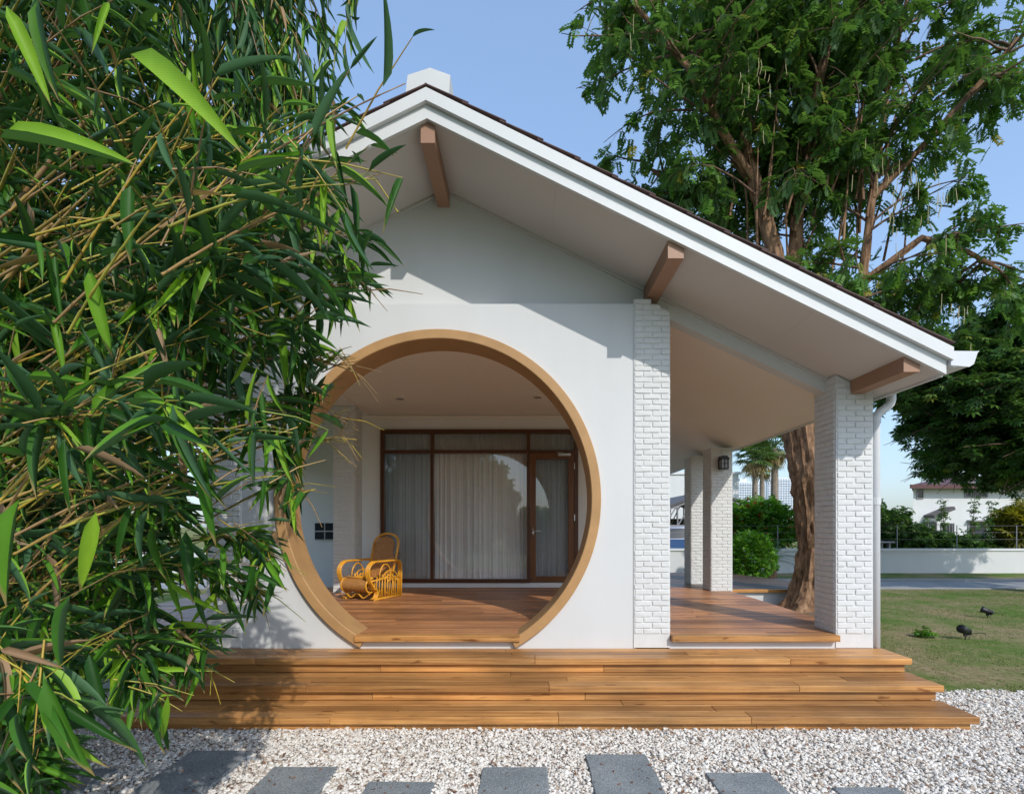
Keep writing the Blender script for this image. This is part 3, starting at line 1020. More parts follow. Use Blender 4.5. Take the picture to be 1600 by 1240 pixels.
for sx in (-1, 1):
    b = MB()
    for o_ in (-.026, 0, .026):
        b.tube([(p[0] + o_, p[1], p[2]) for p in side_loop(sx * CW)], .0135, 7)
    b.build('arm_frame', M['rattan'], chair, True)
    b = MB()
    x = sx * CW
    for yy in [-.16 + .055 * i for i in range(9)]:
        b.tube([(x, yy + .03 * math.sin(yy * 30), .015), (x, yy, .17), (x, yy + .01, .27 + .05 * math.cos(yy * 6))], .008, 5)
    for (cy, r_, h_) in ((.12, .16, .36), (.12, .11, .30), (.13, .06, .24), (-.07, .09, .27)):
        b.tube([(x, cy - r_, .02)] + [(x, q[0], q[1]) for q in arc(cy, h_ - r_ * .7, r_, r_ * .7, 180, 0, 10)] + [(x, cy + r_, .02)], .009, 5)
    b.tube([(x, -.30, .24), (x, .0, .265), (x, .33, .26)], .011, 6)
    b.build('side_panel', M['rattan'], chair, True)
b = MB()   # inner arch braces of the arm openings
for sx in (-1, 1):
    b.tube([(sx * CW, q[0], q[1]) for q in arc(.02, .28, .12, .17, 180, 0, 10)], .010, 6)
b.build('arm_brace', M['rattan'], chair, True)
b = MB()   # seat: woven deck with a rolled front
n = 14
prof = [(.30, .22), (.10, .235), (-.12, .262), (-.22, .272)] + [(-.25 + .085 * math.sin(math.radians(t)), .185 + .085 * math.cos(math.radians(t))) for t in range(-10, -330, -32)]
vs = []
for i in range(2):
    for (yy, zz) in prof: vs.append(((-1, 1)[i] * (CW - .03), yy, zz))
m_ = len(prof)
b.add(vs, [(k_, k_ + 1, k_ + 1 + m_, k_ + m_) for k_ in range(m_ - 1)])
b.build('seat', M['woven'], chair, True)
b = MB()
for (yy, zz) in ((-.235, .283), (.28, .23)):
    b.tube([(-CW, yy, zz), (CW, yy, zz)], .014, 7)
b.tube([(-CW + .03 + (2 * CW - .06) * i / 24, -.26, .055 + .028 * math.cos(i / 24 * math.pi * 4)) for i in range(25)], .011, 6)
b.tube([(-CW, .30, .03), (CW, .30, .03)], .012, 6)
for x in (-.2, 0, .2): b.tube([(x, -.2, .13), (x, .3, .05)], .008, 5)
for sx in (-1, 1): b.tube([(sx * (CW - .03), -.25 + .088 * math.sin(t * .5236), .185 + .088 * math.cos(t * .5236)) for t in range(13)], .012, 6)
b.build('seat_rail', M['rattan'], chair, True)
# back: tilted woven panel with rounded top and a hooped frame
def back_pt(u, v):   # u across, v up along the back
    return (u, .20 + v * .28, .24 + v * .96)
out = [(-.21, 0)] + [(-.225, .3), (-.225, .48)] + [(q[0], q[1]) for q in arc(0, .48, .225, .15, 180, 0, 14)] + [(.225, .3), (.21, 0)]
b = MB(); b.tube([back_pt(*p) for p in out], .017, 8); b.build('back_frame', M['rattan'], chair, True)
b = MB()
inn = [(-.195, .0), (-.205, .3), (-.205, .46)] + [(q[0], q[1]) for q in arc(-.03, .46, .175, .13, 180, 0, 12)] + [(.145, .36), (.185, .30), (.195, .0)]
fr_ = [back_pt(*p) for p in inn]; bk_ = [(p[0], p[1] + .012, p[2]) for p in fr_]
nn = len(inn)
b.add(fr_ + bk_, [tuple(range(nn)), tuple(range(2 * nn - 1, nn - 1, -1))] + [(i, (i + 1) % nn, (i + 1) % nn + nn, i + nn) for i in range(nn)])
b.build('back_panel', M['woven'], chair)
chair.location = (-2.07, 6.95, DECK)
chair.rotation_euler = (0, 0, math.radians(-25))
chair.scale = (.96, .96, 1.02)

# ------------------------------------------------------------------ stepping stones
def slab(x0, x1, y0, y1, label, seed):
    r = random.Random(seed)
    n = 9
    pts = []
    for i in range(n): pts.append((x0 + (x1 - x0) * i / n, y0))
    for i in range(n): pts.append((x1, y0 + (y1 - y0) * i / n))
    for i in range(n): pts.append((x1 - (x1 - x0) * i / n, y1))
    for i in range(n): pts.append((x0, y1 - (y1 - y0) * i / n))
    pts = [(a + r.uniform(-.004, .004), b_ + r.uniform(-.004, .004)) for a, b_ in pts]
    cx_, cy_ = (x0 + x1) / 2, (y0 + y1) / 2
    m = len(pts)
    ins = [(cx_ + (a - cx_) * .975, cy_ + (b_ - cy_) * .985) for a, b_ in pts]
    vs = [(a, b_, -.02) for a, b_ in pts] + [(a, b_, .022) for a, b_ in pts] + [(a, b_, .029) for a, b_ in ins]
    fs = [(i, (i + 1) % m, (i + 1) % m + m, i + m) for i in range(m)] + [(i + m, (i + 1) % m + m, (i + 1) % m + 2 * m, i + 2 * m) for i in range(m)] + [tuple(range(2 * m, 3 * m))]
    o = MB().add(vs, fs).build('stepping_stone', M['slab'])
    tag(o, label, 'stepping stone', 'dark stepping stones in the white gravel')
    return (x0, x1, y0, y1)
SLABS = [
    slab(-2.09, -1.70, 2.42, 3.24, 'shaded dark stone slab beside the bamboo leaves, longest in view', 1),
    slab(-1.47, -1.09, 2.2, 3.02, 'grey stone slab just right of the shaded one, half in sun', 2),
    slab(-.86, -.49, 2.1, 2.845, 'narrow grey stone slab cut low by the bottom edge, third from left', 3),
    slab(-.24, .14, 2.2, 3.02, 'grey stone slab below the middle of the steps, under the gate', 4),
    slab(.385, .765, 2.4, 3.19, 'sunlit grey stone slab reaching closest to the timber steps', 5),
    slab(1.05, 1.42, 2.2, 2.95, 'grey stone slab second from right among the gravel', 6),
    slab(1.68, 2.03, 2.1, 2.785, 'rightmost stone slab, only its far edge showing', 7),
    slab(-2.75, -2.36, 2.2, 3.0, 'dark stone slab half hidden under the bamboo at left', 8),
]

# ------------------------------------------------------------------ pebbles (stuff)
def pebbles():
    n = 150000
    P = np.zeros((n, 3))
    P[:, 0] = NR.uniform(-4.2, 5.6, n); P[:, 1] = 4.55 - 2.45 * NR.rand(n) ** 0.95
    edge = 4.42 + np.array([0.12 * mnoise.noise(Vector((x * 1.9, 3.1, 0))) for x in P[:, 0]]) + NR.uniform(-.05, .08, n)
    keep = P[:, 1] < edge
    keep &= ~((P[:, 0] > SX0 + .04) & (P[:, 0] < SX1 - .04) & (P[:, 1] > 3.62))
    for (x0, x1, y0, y1) in SLABS:
        keep &= ~((P[:, 0] > x0 + .004) & (P[:, 0] < x1 - .004) & (P[:, 1] > y0 + .004) & (P[:, 1] < y1 - .004))
    P = P[keep]; n = len(P)
    s = np.clip(NR.lognormal(math.log(.0066), .32, n), .004, .018)
    S = np.stack([s * NR.uniform(.85, 1.5, n), s * NR.uniform(.8, 1.2, n), s * NR.uniform(.5, .9, n)], 1)
    P[:, 2] = .006 + s * .3 + NR.rand(n) ** 2 * .012
    R = np.stack([NR.uniform(-.5, .5, n), NR.uniform(-.5, .5, n), NR.uniform(0, 6.28, n)], 1)
    me = bpy.data.meshes.new('pebbles')
    me.vertices.add(n); me.vertices.foreach_set('co', P.astype(np.float32).ravel())
    for nm, A in (('rot', R), ('scl', S)):
        a = me.attributes.new(nm, 'FLOAT_VECTOR', 'POINT'); a.data.foreach_set('vector', A.astype(np.float32).ravel())
    me.materials.append(M['pebble'])
    o = link('pebbles', me, kind='stuff')
    ng = bpy.data.node_groups.new('pebble_scatter', 'GeometryNodeTree')
    ng.interface.new_socket('Geometry', in_out='INPUT', socket_type='NodeSocketGeometry')
    ng.interface.new_socket('Geometry', in_out='OUTPUT', socket_type='NodeSocketGeometry')
    N, L = ng.nodes, ng.links
    gi, go = N.new('NodeGroupInput'), N.new('NodeGroupOutput')
    m2p = N.new('GeometryNodeMeshToPoints')
    ico = N.new('GeometryNodeMeshIcoSphere'); ico.inputs['Radius'].default_value = 1.0; ico.inputs['Subdivisions'].default_value = 2
    sp = N.new('GeometryNodeSetPosition'); nz = N.new('ShaderNodeTexNoise'); nz.inputs['Scale'].default_value = 1.1
    sub = N.new('ShaderNodeVectorMath'); sub.operation = 'SUBTRACT'; sub.inputs[1].default_value = (.5, .5, .5)
    scl_ = N.new('ShaderNodeVectorMath'); scl_.operation = 'SCALE'; scl_.inputs['Scale'].default_value = 1.1
    L.new(nz.outputs['Color'], sub.inputs[0]); L.new(sub.outputs[0], scl_.inputs[0]); L.new(scl_.outputs[0], sp.inputs['Offset'])
    L.new(ico.outputs['Mesh'], sp.inputs['Geometry'])
    sm = N.new('GeometryNodeSetMaterial'); sm.inputs['Material'].default_value = M['pebble']
    L.new(sp.outputs[0], sm.inputs['Geometry'])
    iop = N.new('GeometryNodeInstanceOnPoints')
    a1 = N.new('GeometryNodeInputNamedAttribute'); a1.data_type = 'FLOAT_VECTOR'; a1.inputs['Name'].default_value = 'rot'
    a2 = N.new('GeometryNodeInputNamedAttribute'); a2.data_type = 'FLOAT_VECTOR'; a2.inputs['Name'].default_value = 'scl'
    e2r = N.new('FunctionNodeEulerToRotation')
    L.new(a1.outputs['Attribute'], e2r.inputs[0]); L.new(e2r.outputs[0], iop.inputs['Rotation']); L.new(a2.outputs['Attribute'], iop.inputs['Scale'])
    L.new(gi.outputs[0], m2p.inputs[0]); L.new(m2p.outputs[0], iop.inputs['Points']); L.new(sm.outputs[0], iop.inputs['Instance'])
    L.new(iop.outputs[0], go.inputs[0])
    md = o.modifiers.new('scatter', 'NODES'); md.node_group = ng
pebbles()

# dry leaf litter on the gravel (stuff)
LT_V = np.array([[0, 0, 0], [.45, .4, .12], [.35, .8, .05], [0, 1, .18], [-.35, .75, .1], [-.42, .35, .02]], float); LT_V[:, 1] -= .5
LT_F = np.array([[0, 1, 2, 3], [0, 3, 4, 5]])
def litter():
    n = 2600
    P = np.stack([NR.uniform(-3.4, 5.4, n), NR.uniform(2.5, 4.4, n), NR.uniform(.022, .032, n)], 1)
    keep = ~((P[:, 0] > SX0) & (P[:, 0] < SX1) & (P[:, 1] > 3.6)); P = P[keep]; n = len(P)
    D = np.stack([NR.normal(size=n), NR.normal(size=n), NR.normal(size=n) * .15], 1)
    N_ = np.stack([NR.normal(size=n) * .3, NR.normal(size=n) * .3, np.ones(n)], 1)
    s = NR.uniform(.012, .032, n)
    V, F, at = scatter(LT_V, LT_F, P, frames(D, N_), np.stack([s * .6, s, s], 1), NR.rand(n))
    link('fallen_leaves', np_mesh('fallen_leaves', V, F, M['dryleaf'], at), kind='stuff')
litter()

# ------------------------------------------------------------------ grass blades on the near lawn (stuff)
def grass():
    n = 90000
    X = NR.uniform(2.6, 13, n); Y = 4.3 + 7.6 * NR.rand(n) ** 1.5
    pn = np.array([mnoise.noise(Vector((x * .9, y * .9, 4))) + .6 * mnoise.noise(Vector((x * 4, y * 4, 9))) for x, y in zip(X, Y)])
    keep = ((NR.rand(n) < np.clip(.55 + pn * 1.1, .12, 1))) & ~((X < 3.15) & (Y < 9))
    keep &= ~((X < 5.3) & (Y > 8.7)); keep &= (Y > 4.4 + .1 * np.sin(X * 5))
    X, Y, pn = X[keep], Y[keep], pn[keep]; n = len(X)
    P = np.stack([X, Y, np.zeros(n)], 1)
    D = np.stack([NR.normal(size=n) * .6, NR.normal(size=n) * .6, np.ones(n)], 1)
    N_ = np.stack([NR.normal(size=n), NR.normal(size=n), np.zeros(n) + .1], 1)
    tv = np.array([[-.5, 0, 0], [.5, 0, 0], [.3, .6, .06], [0, 1, .25]], float); tf = np.array([[0, 1, 2, 3]])
    h = NR.uniform(.010, .028, n) * (1 + .4 * np.clip(pn, -1, 1))
    V, F, at = scatter(tv, tf, P, frames(D, N_), np.stack([np.full(n, .0055), h, h], 1), np.clip(.55 - pn * .55 + NR.normal(size=n) * .15, 0, .99))
    link('grass', np_mesh('grass', V, F, M['grass'], at), kind='stuff')
grass()

# ------------------------------------------------------------------ leaf templates
def blade(nseg=6, fold=.18, droop=.16, wid=1.0):
    ts = np.linspace(0, 1, nseg + 1)
    V, A = [], []
    for t in ts:
        w = wid * (math.sin(math.pi * min(1, t ** .62 * 1.0)) ** .75 if 0 < t < 1 else 0.02) * .5
        if t >= 1: w = .004
        z = -droop * t * t
        V += [(-w, t, z + fold * w), (0, t, z), (w, t, z + fold * w)]
        A += [-.5 * w * 2 + 2 * round(t, 3), 2 * round(t, 3), .5 * w * 2 + 2 * round(t, 3)]
    F = []
    for i in range(nseg):
        a = i * 3
        F += [(a, a + 1, a + 4, a + 3), (a + 1, a + 2, a + 5, a + 4)]
    return np.array(V, float), np.array(F), np.array(A, float)

# ------------------------------------------------------------------ bamboo
def bamboo():
    root = thing('bamboo_clump', 'dense green bamboo clump leaning in from the left with long drooping leaves', 'bamboo', (-3.1, 2.6, 0))
    r = RNG
    # visual limit of the clump's spread (a reach in angle per height angle, as grown)
    lim = [(-600, 520), (-300, 545), (0, 545), (100, 540), (180, 522), (230, 478), (300, 440), (350, 440), (400, 460), (460, 430), (520, 358), (560, 335), (620, 310), (660, 300), (710, 292), (760, 285), (800, 278), (860, 268), (920, 258), (960, 240), (1000, 190), (1060, 150), (1100, 115), (1150, 90), (1200, 72), (1240, 60), (1500, 20)]
    def bx(y):
        for (y0, x0), (y1, x1) in zip(lim, lim[1:]):
            if y0 <= y <= y1: return x0 + (x1 - x0) * (y - y0) / (y1 - y0)
        return 0
    LP, LD, LN, LL = [], [], [], []     # leaf base, direction, normal, length
    branches = MB(); btint = []
    canes = []
    # culms
    for i in range(13):
        a = r.uniform(0, 6.28); q = math.sqrt(r.random())
        bx_, by_ = -3.15 + .65 * q * math.cos(a), 2.6 + .6 * q * math.sin(a)
        lean = Vector((r.uniform(.05, .30), r.uniform(-.2, .12), 1)).normalized()
        Hh = r.uniform(3.0, 3.9)
        pts, rad = [], []
        n = 16
        for j in range(n + 1):
            t = j / n
            p = Vector((bx_, by_, 0)) + lean * (Hh * t) + Vector((.9, -.15, -.55)) * (t ** 2.6 * .9)
            pts.append(p); rad.append(.021 * (1 - .75 * t))
        pp, rr = [], []
        for j in range(n):        # node swellings
            pp += [pts[j], pts[j].lerp(pts[j + 1], .035), pts[j].lerp(pts[j + 1], .07)]; rr += [rad[j] * 1.22, rad[j] * 1.2, rad[j]]
        b = MB(); b.tube(pp, rr, 8); b.build('culm', M['cane'], root, True)
        canes.append(pts)
    def spray(tip, d, Y, nl, size, droop):
        """twig end with a fan of leaves around it"""
        d = d.normalized()
        L = r.uniform(.16, .34) * (1 if Y > 1.3 else .8)
        base = tip - d * L
        pts = [base, base + d * (L * .5) + Vector((0, 0, .012)), tip]
        branches.tube(pts, [.0026, .0021, .0011], 4, False)
        btint.extend([r.random()] * 12)
        for k in range(nl):
            t = 1 - .85 * (k / max(1, nl - 1)) if nl > 1 else 1
            p = base.lerp(tip, t)
            side = d.cross(Vector((0, 0, 1)))
            side = side.normalized() if side.length > .05 else Vector((1, 0, 0))
            sg = 1 if k % 2 else -1
            dd = d * r.uniform(.5, 1.2) + side * (sg * r.uniform(.15, .85)) + Vector((0, 0, -1)) * (droop * r.uniform(-.1, 1.1)) + Vector((r.gauss(0, .22), r.gauss(0, .22), r.gauss(0, .2)))
            nn = Vector((r.gauss(0, .8), r.gauss(-.3, .8), 1.0))
            if r.random() < (.34 if droop > .7 else .17):      # leaves that hang straight down, face outward
                dd = Vector((r.gauss(.05, .22), r.gauss(0, .22), -1)); nn = Vector((r.gauss(.3, .6), -1 + r.gauss(0, .4), .3))
            LP.append(p); LD.append(dd.normalized()); LN.append(nn)
            LL.append(size * r.choice((r.uniform(.4, .8), r.uniform(.7, 1.15), r.uniform(.9, 1.45))))
    def feeder(tip, d, L):
        """cane-coloured side branch running back towards the culms"""
        ax = Vector((-3.0, 2.55, max(.25, tip.z - .7)))
        back = (ax - tip).normalized()
        p0 = tip; p1 = tip + (back * .5 - d.normalized() * .5) * (L * .4); p2 = p1 + back * (L * .6) + Vector((0, 0, -.04))
        m = 5
        pts = [p0.lerp(p1, i / m).lerp(p1.lerp(p2, i / m), i / m) for i in range(m + 1)]
        branches.tube(pts, [.0024 + .0034 * i / m for i in range(m + 1)], 5, False)
        btint.extend([r.random()] * (5 * (m + 1)))
    # body of the clump
    tries = 0; made = 0
    while made < 4000 and tries < 80000:
        tries += 1
        y = r.uniform(-420, 1330)
        lim_x = bx(y)
        x = r.uniform(-260, lim_x)
        if x > lim_x - 90 and r.random() < .45: continue
        hang = (y < 330 and x > 260)
        Y = r.uniform(2.1, 3.1) if hang else (r.uniform(1.4, 2.2) if r.random() < .05 else r.uniform(2.05, 4.1))
        if x > lim_x - 60 and not hang: Y = r.uniform(1.7, 2.6)
        p = unproj(x, y, Y)
        if p.z < .05: continue
        if p.y > 3.35 and p.x > -2.95: continue
        
        outd = (p - Vector((-3.2, 2.6, p.z - .35))).normalized()
        d = outd + Vector((r.gauss(0, .35), r.gauss(-.12, .35), r.gauss(.1, .35)))
        if hang: d = Vector((r.gauss(.25, .3), r.gauss(0, .3), -1 + r.gauss(0, .3)))
        spray(p, d, Y, r.randint(5, 9), .155 if hang else .175, .75 if hang else .6)
        if r.random() < .26 and not hang and Y < 3.2: feeder(p - d.normalized() * .22, d, r.uniform(.6, 1.4))
        made += 1
    # long sprays reaching out to the right, each with its own cane
    reach = [((330, 340), (560, 375), 2.0), ((350, 470), (575, 455), 1.8), ((380, 390), (560, 430), 2.1), ((400, 650), (545, 655), 2.0), ((400, 700), (540, 690), 2.1), ((420, 640), (520, 610), 2.0),
             ((330, 840), (430, 870), 1.8), ((300, 900), (420, 930), 2.0), ((230, 1010), (330, 1060), 1.9), ((180, 990), (310, 1010), 1.8), ((420, 560), (550, 580), 1.9), ((330, 250), (500, 290), 1.6),
             ((420, 760), (480, 770), 1.9), ((300, 560), (540, 560), 2.2), ((250, 600), (480, 500), 1.7), ((200, 560), (430, 400), 1.7), ((150, 520), (380, 400), 1.4), ((60, 600), (300, 470), 1.5), ((120, 760), (400, 640), 1.9),
             ((20, 420), (330, 300), 1.5), ((100, 330), (330, 220), 1.5), ((60, 930), (330, 880), 1.7), ((0, 700), (250, 640), 1.2), ((-40, 1000), (60, 1090), 1.15), ((300, 100), (520, 180), 2.4), ((150, 990), (240, 1090), 1.6)]
    for (a, b_, Y) in reach:
        pa, pb = unproj(a[0], a[1], Y * 1.12), unproj(b_[0], b_[1], Y)
        mid = pa.lerp(pb, .5) + Vector((0, 0, .05))
        m = 8
        pts = [pa.lerp(mid, i / m).lerp(mid.lerp(pb, i / m), i / m) for i in range(m + 1)]
        st_ = pa + (pa - mid).normalized() * .8
        bt = MB(); bt.tube([st_, pa] + pts[1:], [.0062, .0052] + [.0046 - .003 * i / m for i in range(m)], 6)
        bt.build('branch', M['cane'], root, True)
        for i in range(2, m + 1):
            d = (pts[i] - pts[i - 1]).normalized()
            for _ in range(2):
                dd = d + Vector((r.gauss(.1, .4), r.gauss(-.1, .4), r.gauss(-.05, .45)))
                spray(pts[i] + dd.normalized() * r.uniform(.06, .2), dd, Y, r.randint(3, 6), .17, .55)
    # sheaves of bare yellow side branches, rising to the right
    for i in range(58):
        x, y = r.uniform(-60, 330), r.uniform(330, 1010)
        if x > bx(y) - 170: x = bx(y) - 170 - r.uniform(0, 120)
        Y = r.uniform(1.3, 2.1)
        p0 = unproj(x, y, Y)
        a = math.radians(r.gauss(33, 11)); L = r.uniform(.45, .95)
        d = Vector((math.cos(a), r.gauss(-.05, .16), math.sin(a))).normalized()
        m = 9; pts = [p0 + d * (L * k / m) + Vector((0, 0, -.10 * (k / m) ** 2)) for k in range(m + 1)]
        pp, rr = [], []
        for k in range(m):
            q0 = (.0026 + .0006 * Y) * (1 - .65 * k / m)
            pp += [pts[k], pts[k].lerp(pts[k + 1], .06), pts[k].lerp(pts[k + 1], .12)]; rr += [q0 * 1.45, q0 * 1.4, q0]
        pp.append(pts[-1]); rr.append(.0014)
        bt = MB(); bt.tube(pp, rr, 6); bt.build('branch', M['cane'], root, True)
        for k in (4, 6, 8, 9):
            if r.random() < .75:
                dd = d + Vector((r.gauss(0, .5), r.gauss(0, .5), r.gauss(0, .5)))
                spray(pts[k] + dd.normalized() * r.uniform(.05, .16), dd, Y, r.randint(2, 4), .15, .3)
    # large near leaves
    hero = [((205, 85), (375, 222), .95, .05), ((0, 215), (208, 240), 1.0, .1), ((140, 1020), (165, 1130), 1.3, .0), ((70, 1060), (135, 1225), 1.1, .1), ((20, 1090), (60, 1210), 1.1, .1), ((110, 930), (85, 1060), 1.2, .1), ((60, 0), (90, 160), 1.0, .1),
            ((10, 10), (80, 165), 1.1, .1), ((30, 780), (5, 950), 1.2, .1), ((150, 800), (122, 930), 1.3, .05), ((205, 290), (200, 410), 1.3, .0), ((140, 420), (175, 560), 1.3, .1), ((240, 820), (250, 910), 1.6, .1), ((290, 830), (300, 940), 1.6, .0), ((60, 630), (0, 690), 1.3, .1),
            ((325, 890), (390, 925), 1.7, .0), ((262, 1020), (365, 1100), 1.6, .05), ((430, 205), (520, 330), 1.7, .1), ((265, 500), (390, 555), 1.5, .1), ((480, 590), (560, 610), 1.9, .0), ((370, 225), (470, 370), 1.6, .05)]
    HP = []
    for (a, b_, Y, tw) in hero:
        pa, pb = unproj(a[0], a[1], Y), unproj(b_[0], b_[1], Y * r.uniform(.96, 1.05))
        LP.append(pa); LD.append((pb - pa).normalized()); LN.append(Vector((r.gauss(.2, .3), -.9, .55))); LL.append((pb - pa).length)
        pc = pa - (pb - pa).normalized() * .05 + Vector((-.16, .45, -.02))
        branches.tube([pa, pa.lerp(pc, .5) + Vector((0, 0, .02)), pc], [.0012, .0017, .0024], 5, False); btint.extend([r.random()] * 15)
    P = np.array([p[:] for p in LP]); D = np.array([p[:] for p in LD]); N_ = np.array([p[:] for p in LN]); Ls = np.array(LL)
    # keep leaves clear of the camera
    tipz = P + D * Ls[:, None]
    def spread(q):
        qx = 817 + 800 * q[:, 0] / q[:, 1]; qy = 823 - 800 * (q[:, 2] - HC) / q[:, 1]
        return qx < np.array([bx(v) for v in qy]) + 195
    ok = spread(tipz) & (np.minimum(P[:, 1], tipz[:, 1]) > .72) & (P[:, 2] > .02) & (tipz[:, 2] > .02)
    P, D, N_, Ls = P[ok], D[ok], N_[ok], Ls[ok]
    R = frames(D, N_)
    n = len(P)
    W = Ls * NR.uniform(.075, .135, n)
    W[-len(hero):] = Ls[-len(hero):] * .155
    tmpl = [blade(6, .22, dr, 1.0) for dr in (.03, .09, .19)]
    which = NR.randint(0, 3, n)
    S = np.stack([W, Ls, Ls], 1)
    dry = NR.rand(n) < .022
    dry[-len(hero):] = False
    # the 300 that show largest are parts of their own
    proj_x = 817 + 800 * P[:, 0] / P[:, 1]; proj_y = 823 - 800 * (P[:, 2] - HC) / P[:, 1]
    inside = (proj_x > -60) & (proj_x < 720) & (proj_y > -60) & (proj_y < 1280)
    score = np.where(inside, Ls / P[:, 1] ** 1.6, 0)
    top = np.argsort(-score)[:300]
    single = np.zeros(n, bool); single[top] = True
    metop = []
    for (tv, tf, ac) in tmpl:
        for mt in ('bamboo_leaf', 'bamboo_old'):
            metop.append(np_mesh('leaf', tv, tf, M[mt], {'tint': np.zeros(len(tv)), 'across': ac}, True))
    for i in top:
        o = link('leaf', metop[which[i] * 2 + (1 if dry[i] else 0)], root)
        m4 = Matrix([[*R[i][0], P[i][0]], [*R[i][1], P[i][1]], [*R[i][2], P[i][2]], [0, 0, 0, 1]])
        o.matrix_basis = m4 @ Matrix.Diagonal((*S[i], 1))
    for drysel, mt, nm in ((False, 'bamboo_leaf', 'foliage'), (True, 'bamboo_old', 'dry_foliage')):
        Vs, Fs, T, A = [], [], [], []
        o_ = 0
        for k, (tv, tf, ac) in enumerate(tmpl):
            sel = (which == k) & (dry == drysel) & ~single
            if not sel.any(): continue
            V, F, at = scatter(tv, tf, P[sel], R[sel], S[sel], NR.rand(sel.sum()), ac)
            Vs.append(V); Fs.append(F + o_); T.append(at['tint']); A.append(at['across']); o_ += len(V)
        link(nm, np_mesh(nm, np.concatenate(Vs), np.concatenate(Fs), M[mt], {'tint': np.concatenate(T), 'across': np.concatenate(A)}, True), root, kind='stuff')
    me = branches.mesh('twigs', M['cane'], True)
    at = me.attributes.new('tint', 'FLOAT', 'POINT')
    bt_ = np.array(btint + [0.5] * max(0, len(me.vertices) - len(btint)), dtype=np.float32)[:len(me.vertices)]
    at.data.foreach_set('value', bt_)
    link('twigs', me, root, kind='stuff')
    return n
NB = bamboo()

# ------------------------------------------------------------------ trees
def pinnate(n=5, L=.22, l=.07, w=.03):
    """compound leaf: leaflets along a drooping stalk"""
    V, F = [], []
    for i in range(n):
        t = (i + 1) / n
        for sg in (-1, 1):
            b = np.array([0, L * t * .9, -.05 * t * t])
            d = np.array([sg * .8, .55, -.28]); d = d / np.linalg.norm(d)
            u = np.cross(d, [0, 0, 1]); u = u / np.linalg.norm(u)
            o = len(V)
            V += [b, b + d * l * .5 + u * w * .5, b + d * l, b + d * l * .5 - u * w * .5]
            F.append((o, o + 1, o + 2, o + 3))
    o = len(V); b = np.array([0, L * .9, -.05]); d = np.array([0, .95, -.3])
    V += [b, b + d * l * .5 + np.array([w * .5, 0, 0]), b + d * l, b + d * l * .5 - np.array([w * .5, 0, 0])]
    F.append((o, o + 1, o + 2, o + 3))
    return np.array(V), np.array(F)


def rosette(n=7, l=.12, w=.045):
    V, F = [], []
    for i in range(n):
        a = 2 * math.pi * i / n
        d = np.array([math.cos(a) * .8, math.sin(a) * .8 + .3, -.25]); d /= np.linalg.norm(d)
        u = np.cross(d, [0, 0, 1]); u /= np.linalg.norm(u)
        o = len(V)
        V += [d * .01, d * l * .5 + u * w * .5 + np.array([0, 0, .012]), d * l, d * l * .5 - u * w * .5 + np.array([0, 0, .012])]
        F.append((o, o + 1, o + 2, o + 3))
    return np.array(V), np.array(F)


def grow_tree(root, limbs, n_sec, sec_len, n_ter, ter_len, n_leaf, template, leaf_mat, inside, seed, lsize=1.0, droop=.35, up=.35, twig_r=.02, spread=1.0, tmin=.25):
    r = random.Random(seed); q = np.random.RandomState(seed)
    tw = MB()
    P, D, N_ = [], [], []
    cum = []
    for pts, _r0, _r1 in limbs:
        cum.append(sum((Vector(b) - Vector(a)).length for a, b in zip(pts, pts[1:])))
    tot = sum(cum)
    def at(pts, t):
        t = t * (len(pts) - 1); i = min(int(t), len(pts) - 2); f = t - i
        a, b = Vector(pts[i]), Vector(pts[i + 1])
        return a.lerp(b, f), (b - a).normalized()
    for _ in range(n_sec):
        k = r.uniform(0, tot); li = 0
        while k > cum[li] and li < len(cum) - 1: k -= cum[li]; li += 1
        p, d = at(limbs[li][0], r.uniform(tmin, 1) ** .8)
        az = r.uniform(0, 6.28)
        dv = Vector((math.cos(az), math.sin(az), r.gauss(up, .35))) * spread + d * .6
        dv.normalize()
        L = sec_len * r.uniform(.5, 1.25)
        n = 6
        pts = [p]
        for i in range(n):
            dv = (dv + Vector((r.gauss(0, .14), r.gauss(0, .14), r.gauss(-droop * .12, .1)))).normalized()
            pts.append(pts[-1] + dv * (L / n))
        if not inside(pts[3]): continue
        tw.tube(pts, [twig_r * (1 - .8 * i / n) for i in range(n + 1)], 5, False)
        for _2 in range(n_ter):
            p2, d2 = at(pts, r.uniform(.3, 1))
            az = r.uniform(0, 6.28)
            d3 = (d2 * .6 + Vector((math.cos(az), math.sin(az), r.gauss(.1, .5)))).normalized()
            L2 = ter_len * r.uniform(.5, 1.2)
            pp = [p2]
            for i in range(4):
                d3 = (d3 + Vector((r.gauss(0, .2), r.gauss(0, .2), -droop * .35))).normalized()
                pp.append(pp[-1] + d3 * (L2 / 4))
            if not inside(pp[-1]): continue
            tw.tube(pp, [twig_r * .32 * (1 - .8 * i / 4) for i in range(5)], 3, False)
            for _3 in range(n_leaf):
                p3, d4 = at(pp, r.uniform(.1, 1))
                az = r.uniform(0, 6.28)
                d5 = d4 * .5 + Vector((math.cos(az) * .8, math.sin(az) * .8, r.gauss(-droop * .6, .35)))
                P.append((p3 + Vector((r.gauss(0, .035), r.gauss(0, .035), r.gauss(0, .035))))[:]); D.append(d5[:]); N_.append((r.gauss(0, .3), r.gauss(0, .3), 1))
    P, D, N_ = np.array(P), np.array(D), np.array(N_)
    n = len(P)
    V, F, at_ = scatter(template[0], template[1], P, frames(D, N_), q.uniform(.65, 1.3, n) * lsize, q.rand(n))
    link('crown', np_mesh('crown', V, F, leaf_mat, at_), root, kind='stuff')
    tw.build('twigs', M['twig'], root, True, kind='stuff')
    return P


